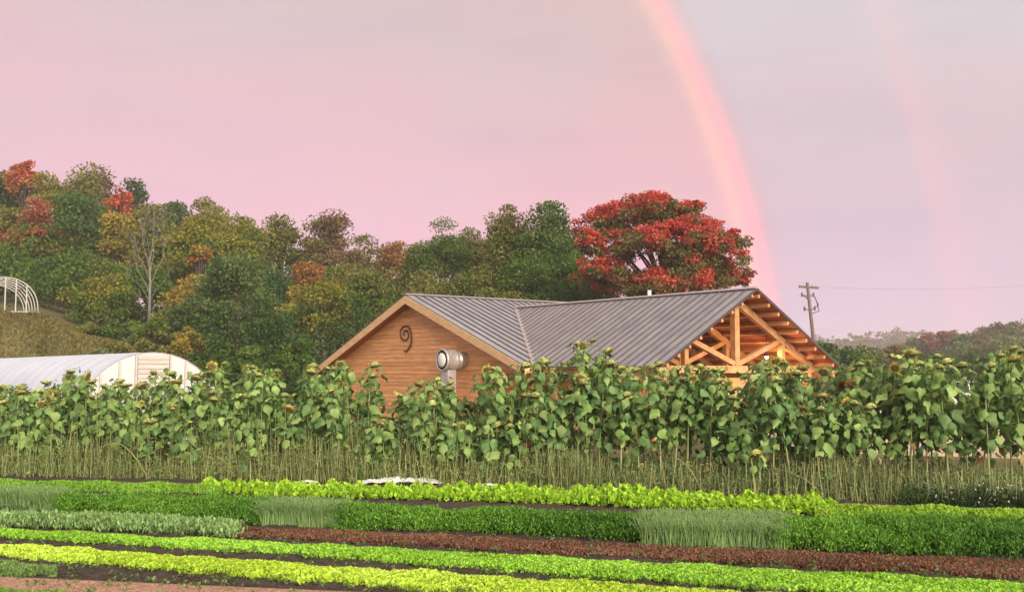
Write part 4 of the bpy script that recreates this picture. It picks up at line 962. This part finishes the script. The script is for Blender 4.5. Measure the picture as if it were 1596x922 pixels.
tree(590, 420, 110, 84, G1, 'loose green tree above the gable peak', OL, .4)
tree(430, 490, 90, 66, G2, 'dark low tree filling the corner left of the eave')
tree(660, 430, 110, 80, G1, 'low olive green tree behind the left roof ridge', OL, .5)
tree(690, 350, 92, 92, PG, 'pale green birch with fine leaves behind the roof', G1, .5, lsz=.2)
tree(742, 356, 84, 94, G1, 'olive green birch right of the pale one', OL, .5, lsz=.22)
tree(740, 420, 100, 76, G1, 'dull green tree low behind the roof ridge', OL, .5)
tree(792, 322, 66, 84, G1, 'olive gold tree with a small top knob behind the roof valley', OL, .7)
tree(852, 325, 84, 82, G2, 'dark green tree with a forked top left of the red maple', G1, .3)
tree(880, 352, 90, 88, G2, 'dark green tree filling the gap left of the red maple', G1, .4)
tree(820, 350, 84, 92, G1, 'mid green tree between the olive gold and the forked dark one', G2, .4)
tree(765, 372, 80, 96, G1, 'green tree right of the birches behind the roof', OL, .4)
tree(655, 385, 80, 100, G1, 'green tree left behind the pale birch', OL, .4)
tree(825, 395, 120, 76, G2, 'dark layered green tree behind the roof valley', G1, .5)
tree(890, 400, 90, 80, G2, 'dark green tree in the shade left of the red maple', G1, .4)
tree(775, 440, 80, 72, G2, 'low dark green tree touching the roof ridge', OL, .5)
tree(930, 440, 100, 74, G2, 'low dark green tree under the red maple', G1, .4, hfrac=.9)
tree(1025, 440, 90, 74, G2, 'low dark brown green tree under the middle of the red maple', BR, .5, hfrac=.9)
# the big red maple: wide dome on visible limbs
Ym = 66.; mp_ = at(1035, 306, Ym); Hm = mp_.z; e = empty('red_maple', (mp_.x, Ym, 0), 0, 'large scarlet maple spreading wide behind the metal roof', 'tree')
def mx(px): return (px - 1035) / F * Ym
lobes = [(975, 340, 105, 60), (1010, 330, 105, 50), (1060, 335, 105, 60), (940, 355, 85, 62), (1090, 375, 90, 62), (1125, 395, 74, 55), (1140, 425, 70, 34), (1000, 385, 120, 60), (935, 425, 80, 40), (985, 440, 110, 34), (1060, 410, 110, 60), (1090, 445, 90, 30), (915, 385, 46, 50), (1035, 316, 50, 18), (1075, 325, 40, 22), (1160, 436, 40, 12), (950, 438, 100, 56), (1010, 448, 120, 44), (1080, 440, 110, 50), (1050, 375, 90, 50), (965, 395, 60, 44), (1105, 405, 70, 40)]
VV, CC, ends = [], [], []
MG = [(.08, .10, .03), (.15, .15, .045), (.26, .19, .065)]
for (x, y, w, h) in lobes:
    c = (mx(x), random.uniform(-2.2, 2.2), CZ + (HZ - y) / F * Ym); rx = w / 2 / F * Ym; rz_ = h / 2 / F * Ym
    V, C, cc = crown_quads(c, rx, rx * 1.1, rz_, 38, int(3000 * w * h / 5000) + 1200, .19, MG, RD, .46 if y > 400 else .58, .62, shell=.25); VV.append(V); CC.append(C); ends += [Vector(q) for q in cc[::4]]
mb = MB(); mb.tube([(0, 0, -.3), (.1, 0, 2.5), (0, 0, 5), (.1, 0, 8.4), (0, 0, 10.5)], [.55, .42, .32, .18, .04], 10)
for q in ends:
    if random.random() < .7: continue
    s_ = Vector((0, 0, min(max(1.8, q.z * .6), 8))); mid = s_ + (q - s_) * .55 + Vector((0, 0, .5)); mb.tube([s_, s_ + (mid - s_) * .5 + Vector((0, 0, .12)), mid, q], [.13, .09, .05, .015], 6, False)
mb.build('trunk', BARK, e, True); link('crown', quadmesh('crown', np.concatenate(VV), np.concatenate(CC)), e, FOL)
# dead pale tree
Yd = 84.; b0 = at(232, 520, Yd); zb = T(b0.x, Yd); dead = empty('bare_tree', (b0.x, Yd, zb), 0, 'bare pale dead tree with upright branches before the left forest', 'tree')
mb = MB()
def dl(px, py): q = at(px, py, Yd); return Vector((q.x - b0.x, 0, q.z - zb))
mb.tube([(0, 0, 0), dl(233, 480), dl(234, 440), dl(233, 400)], [.16, .14, .11, .08], 8); mb.build('trunk', PALEBARK, dead, True)
mb = MB()
for (a, b, c, r) in [((233, 420), (240, 385), (246, 338), .10), ((233, 420), (228, 385), (226, 345), .08), ((234, 440), (222, 400), (215, 365), .07), ((234, 445), (250, 400), (252, 360), .07), ((234, 430), (238, 390), (236, 350), .06), ((234, 460), (215, 425), (203, 390), .07),
                     ((233, 470), (212, 440), (190, 425), .05), ((233, 470), (250, 440), (262, 415), .05), ((226, 380), (220, 360), (219, 348), .035), ((243, 370), (250, 355), (252, 345), .035), ((215, 425), (208, 400), (206, 380), .035), ((234, 400), (232, 370), (231, 352), .05)]:
    o_ = Vector((0, random.uniform(-.8, .8), 0)); A, B_, C_ = dl(*a), dl(*b) + o_, dl(*c) + o_ * 1.6
    mb.tube([A, (A + B_) / 2 + Vector((0, 0, .2)), B_, (B_ + C_) / 2 + Vector((random.uniform(-.1, .1), 0, 0)), C_], [r * .6, r * .5, r * .4, r * .28, r * .12], 5, False)
    for k in range(5):
        t = random.uniform(.2, .95); s_ = B_ + (C_ - B_) * t; d_ = Vector((random.uniform(-.9, .9), random.uniform(-.6, .6), random.uniform(.6, 1.6))); mb.tube([s_, s_ + d_ * .6, s_ + d_ * 1.1 + Vector((0, 0, .2))], [r * .32, r * .2, .008], 4, False)
mb.build('branches', PALEBARK, dead, True)
# small shrubs on and below the hill slope
for i, (px, yt, wpx, Y, pal, pal2, lb) in enumerate([
        (150, 505, 60, 76, G1, OL, 'green bush where the hill slope meets the forest'), (195, 500, 60, 78, PG, G1, 'pale green bush below the dead tree'), (240, 500, 60, 74, OL, G1, 'olive bush at the foot of the dead tree'),
        (225, 535, 46, 68, BR, OL, 'reddish brown low bush above the tunnel roof'), (180, 535, 60, 70, PG, OL, 'grey green bush above the tunnel roof'), (290, 510, 60, 72, OL, YL, 'yellowish bush right of the tunnel top'), (335, 520, 70, 66, G1, G2, 'green bush behind the end of the white tunnel'),
        (385, 540, 70, 60, G2, G1, 'dark bush between the tunnel and the building'), (120, 525, 46, 75, OL, BR, 'brownish bush on the grassy slope'), (440, 550, 70, 56, G2, G1, 'dark bush left of the eave'), (470, 530, 70, 62, G2, G1, 'dark bush behind the left eave')]):
    tree(px, yt, wpx, Y, pal, lb, pal2, .5, hfrac=.98, name='bush', cat='bush', ncl=22, lsz=.2, base=T((px - 798) / F * Y, Y) - .2)
# hillside grass
n = 15000; fx = rng.uniform(-60, 260, n); YY = rng.uniform(61, 80, n); X = (fx - 798) / F * YY; Z = np.array([T(x, y) + (.25 * math.sin(x * .9) * math.sin(y * .7 + x * .3) * sm((y - 62) / 8)) for x, y in zip(X, YY)])
P = np.column_stack([X, YY, Z + .12]); D = rng.normal(size=(n, 3)) * .5; D[:, 2] = 1
V, C = leaves(P, D, .34 * rng.uniform(.5, 1.3, n), .10, mixcol([(.085, .085, .022), (.13, .12, .036), (.20, .165, .06), (.10, .13, .032)], n, P, sc=.35))
tag(link('hill_grass', quadmesh('hill_grass', V, C), None, FOL), 'dry brown green grass covering the hill slope at left', 'grass', kind='stuff')

# ------------------------------------------------------------------ right-hand hills and far woods
def ridge(name, pts, Y, depth, mat, extra=1.0):
    mb = MB(); n = len(pts); rows = []
    for f_, k in ((-.55, 0.), (-.3, .45), (0, 1.), (.5, .9), (1., .3)):
        rows.append([(at(px, py, Y).x * (1 + .0 * f_), Y + depth * f_, max(-1, (at(px, py, Y).z) * k - (1 - k) * .6)) for px, py in pts])
    for r in rows: mb.v += r
    mb.f = [(i * n + j, i * n + j + 1, (i + 1) * n + j + 1, (i + 1) * n + j) for i in range(4) for j in range(n - 1)]
    return tag(mb.build(name, mat, smooth=True), kind='structure')
HILLM = surf('wooded_hill', (.055, .060, .028), (.11, .085, .045), .95, .03, detail=8, c3=(.075, .085, .035))
fine = lambda pts, st=12: [(x, itp(x, pts)) for x in np.arange(pts[0][0], pts[-1][0] + 1, st)]
farp = fine([(900, 545), (1100, 542), (1290, 538), (1340, 530), (1370, 527), (1440, 527), (1500, 530), (1600, 535), (1900, 545)])
ridge('far_hill', farp, 900, 260, HILLM)
midp = fine([(1380, 562), (1420, 552), (1460, 541), (1510, 536), (1560, 528), (1600, 524), (1700, 520), (1900, 530)])
ridge('wooded_hill', midp, 380, 110, HILLM)
def wood(name, pts, Y, dy, n, ch, cw, lsz, pals, label, per=90):
    VV, CC = [], []
    for k in range(n):
        px = random.uniform(pts[0][0], pts[-1][0]); f_ = random.random(); y = Y + dy * (f_ - .85); top = at(px, itp(px, pts), Y); zc = top.z * (.12 + .92 * max(.0, min(1, f_ * 1.15))) ; s = random.uniform(.7, 1.3)
        pal = random.choices(pals[0], pals[1])[0]
        V, C, _ = crown_quads((top.x * y / Y, y, zc), cw * s / 2, cw * s / 2, ch * s / 2, 7, per, lsz, pal, None, shell=.3); VV.append(V); CC.append(C)
    return tag(link(name, quadmesh(name, np.concatenate(VV), np.concatenate(CC)), None, FOL), label, 'woods', kind='stuff')
wood('far_wood', farp, 900, 260, 420, 15, 17, 3.0, ([BR, G1, OL, OR], [5, 3, 3, 1]), 'hazy russet woods covering the most distant hill', 60)
wood('hillside_wood', midp, 380, 120, 300, 9, 10, 1.1, ([BR, G1, OL, OR, G2], [3, 3, 3, 1, 2]), 'hazy green and russet woods covering the right-hand hill', 150)
for i, (px, yt, wp, Y, p1_, p2_, lb) in enumerate([
        (1428, 522, 34, 330, OL, G1, 'small round treetop beside the saddle of the far hills'), (1461, 516, 52, 300, BR, lerpc(BR, RD, .3), 'hazy reddish tree on the right skyline'), (1497, 524, 46, 290, G1, G2, 'dark rounded hazy tree right of the reddish one'), (1525, 517, 50, 300, OL, BR, 'olive hazy tree on the rising right skyline'),
        (1556, 505, 52, 310, BR, G1, 'brownish hazy tree where the right skyline steps up'), (1592, 504, 60, 310, G1, BR, 'dark hazy tree at the right edge of the skyline'), (1640, 500, 70, 310, G1, OL, 'hazy tree at the far right beyond the frame edge'),
        (1570, 530, 80, 220, G1, PG, 'broad green tree before the right hill'), (1500, 545, 60, 230, G1, OL, 'green tree low before the dark hazy one'),
        (1288, 534, 50, 95, G2, G1, 'dark green tree just right of the roof corner'), (1315, 543, 56, 105, G1, G2, 'green tree right of the roof corner one'), (1352, 542, 56, 130, G1, PG, 'mid green tree in the hedge line right of the building'), (1390, 537, 40, 150, OL, BR, 'brown olive tree in the hedge line'),
        (1420, 548, 60, 130, G1, OL, 'green tree in the hedge line below the saddle of the hills'), (1468, 555, 60, 120, G1, G2, 'low green tree in the hedge line before the parked cars'), (1530, 556, 70, 120, G1, G2, 'low dark tree in the hedge line at right'), (1600, 552, 80, 115, G1, PG, 'low green tree in the hedge line at the right edge'),
        (1340, 560, 90, 85, G2, G1, 'low dark bushy tree behind the right sunflowers'), (1255, 560, 60, 90, G2, G1, 'dark tree glimpsed behind the truss gable')]):
    tree(px, yt, wp, Y, p1_, lb, p2_, .4, hfrac=.96, ncl=26, nl=None if Y < 200 else 1700, base=None if Y < 200 else itp(px, midp) * 0 + max(0, at(px, yt, Y).z - 11))

# ------------------------------------------------------------------ haze
if True:
    mh, th, oh = newmat('haze_air'); pv = th.nodes.new('ShaderNodeVolumePrincipled'); pv.inputs['Color'].default_value = (.96, .90, .92, 1); pv.inputs['Density'].default_value = .0006; pv.inputs['Anisotropy'].default_value = .1
    th.links.new(pv.outputs[0], oh.inputs['Volume'])
    mb = MB(); mb.box((0, 0, 21), (3200, 3200, 46)); hz_ = tag(mb.build('haze', mh), kind='stuff')
print('tris', sum(len(o.data.polygons) * 2 for o in bpy.data.objects if o.type == 'MESH' and o.data.users == 1)); print('sunflowers', nsf, 'objects', len(bpy.data.objects))
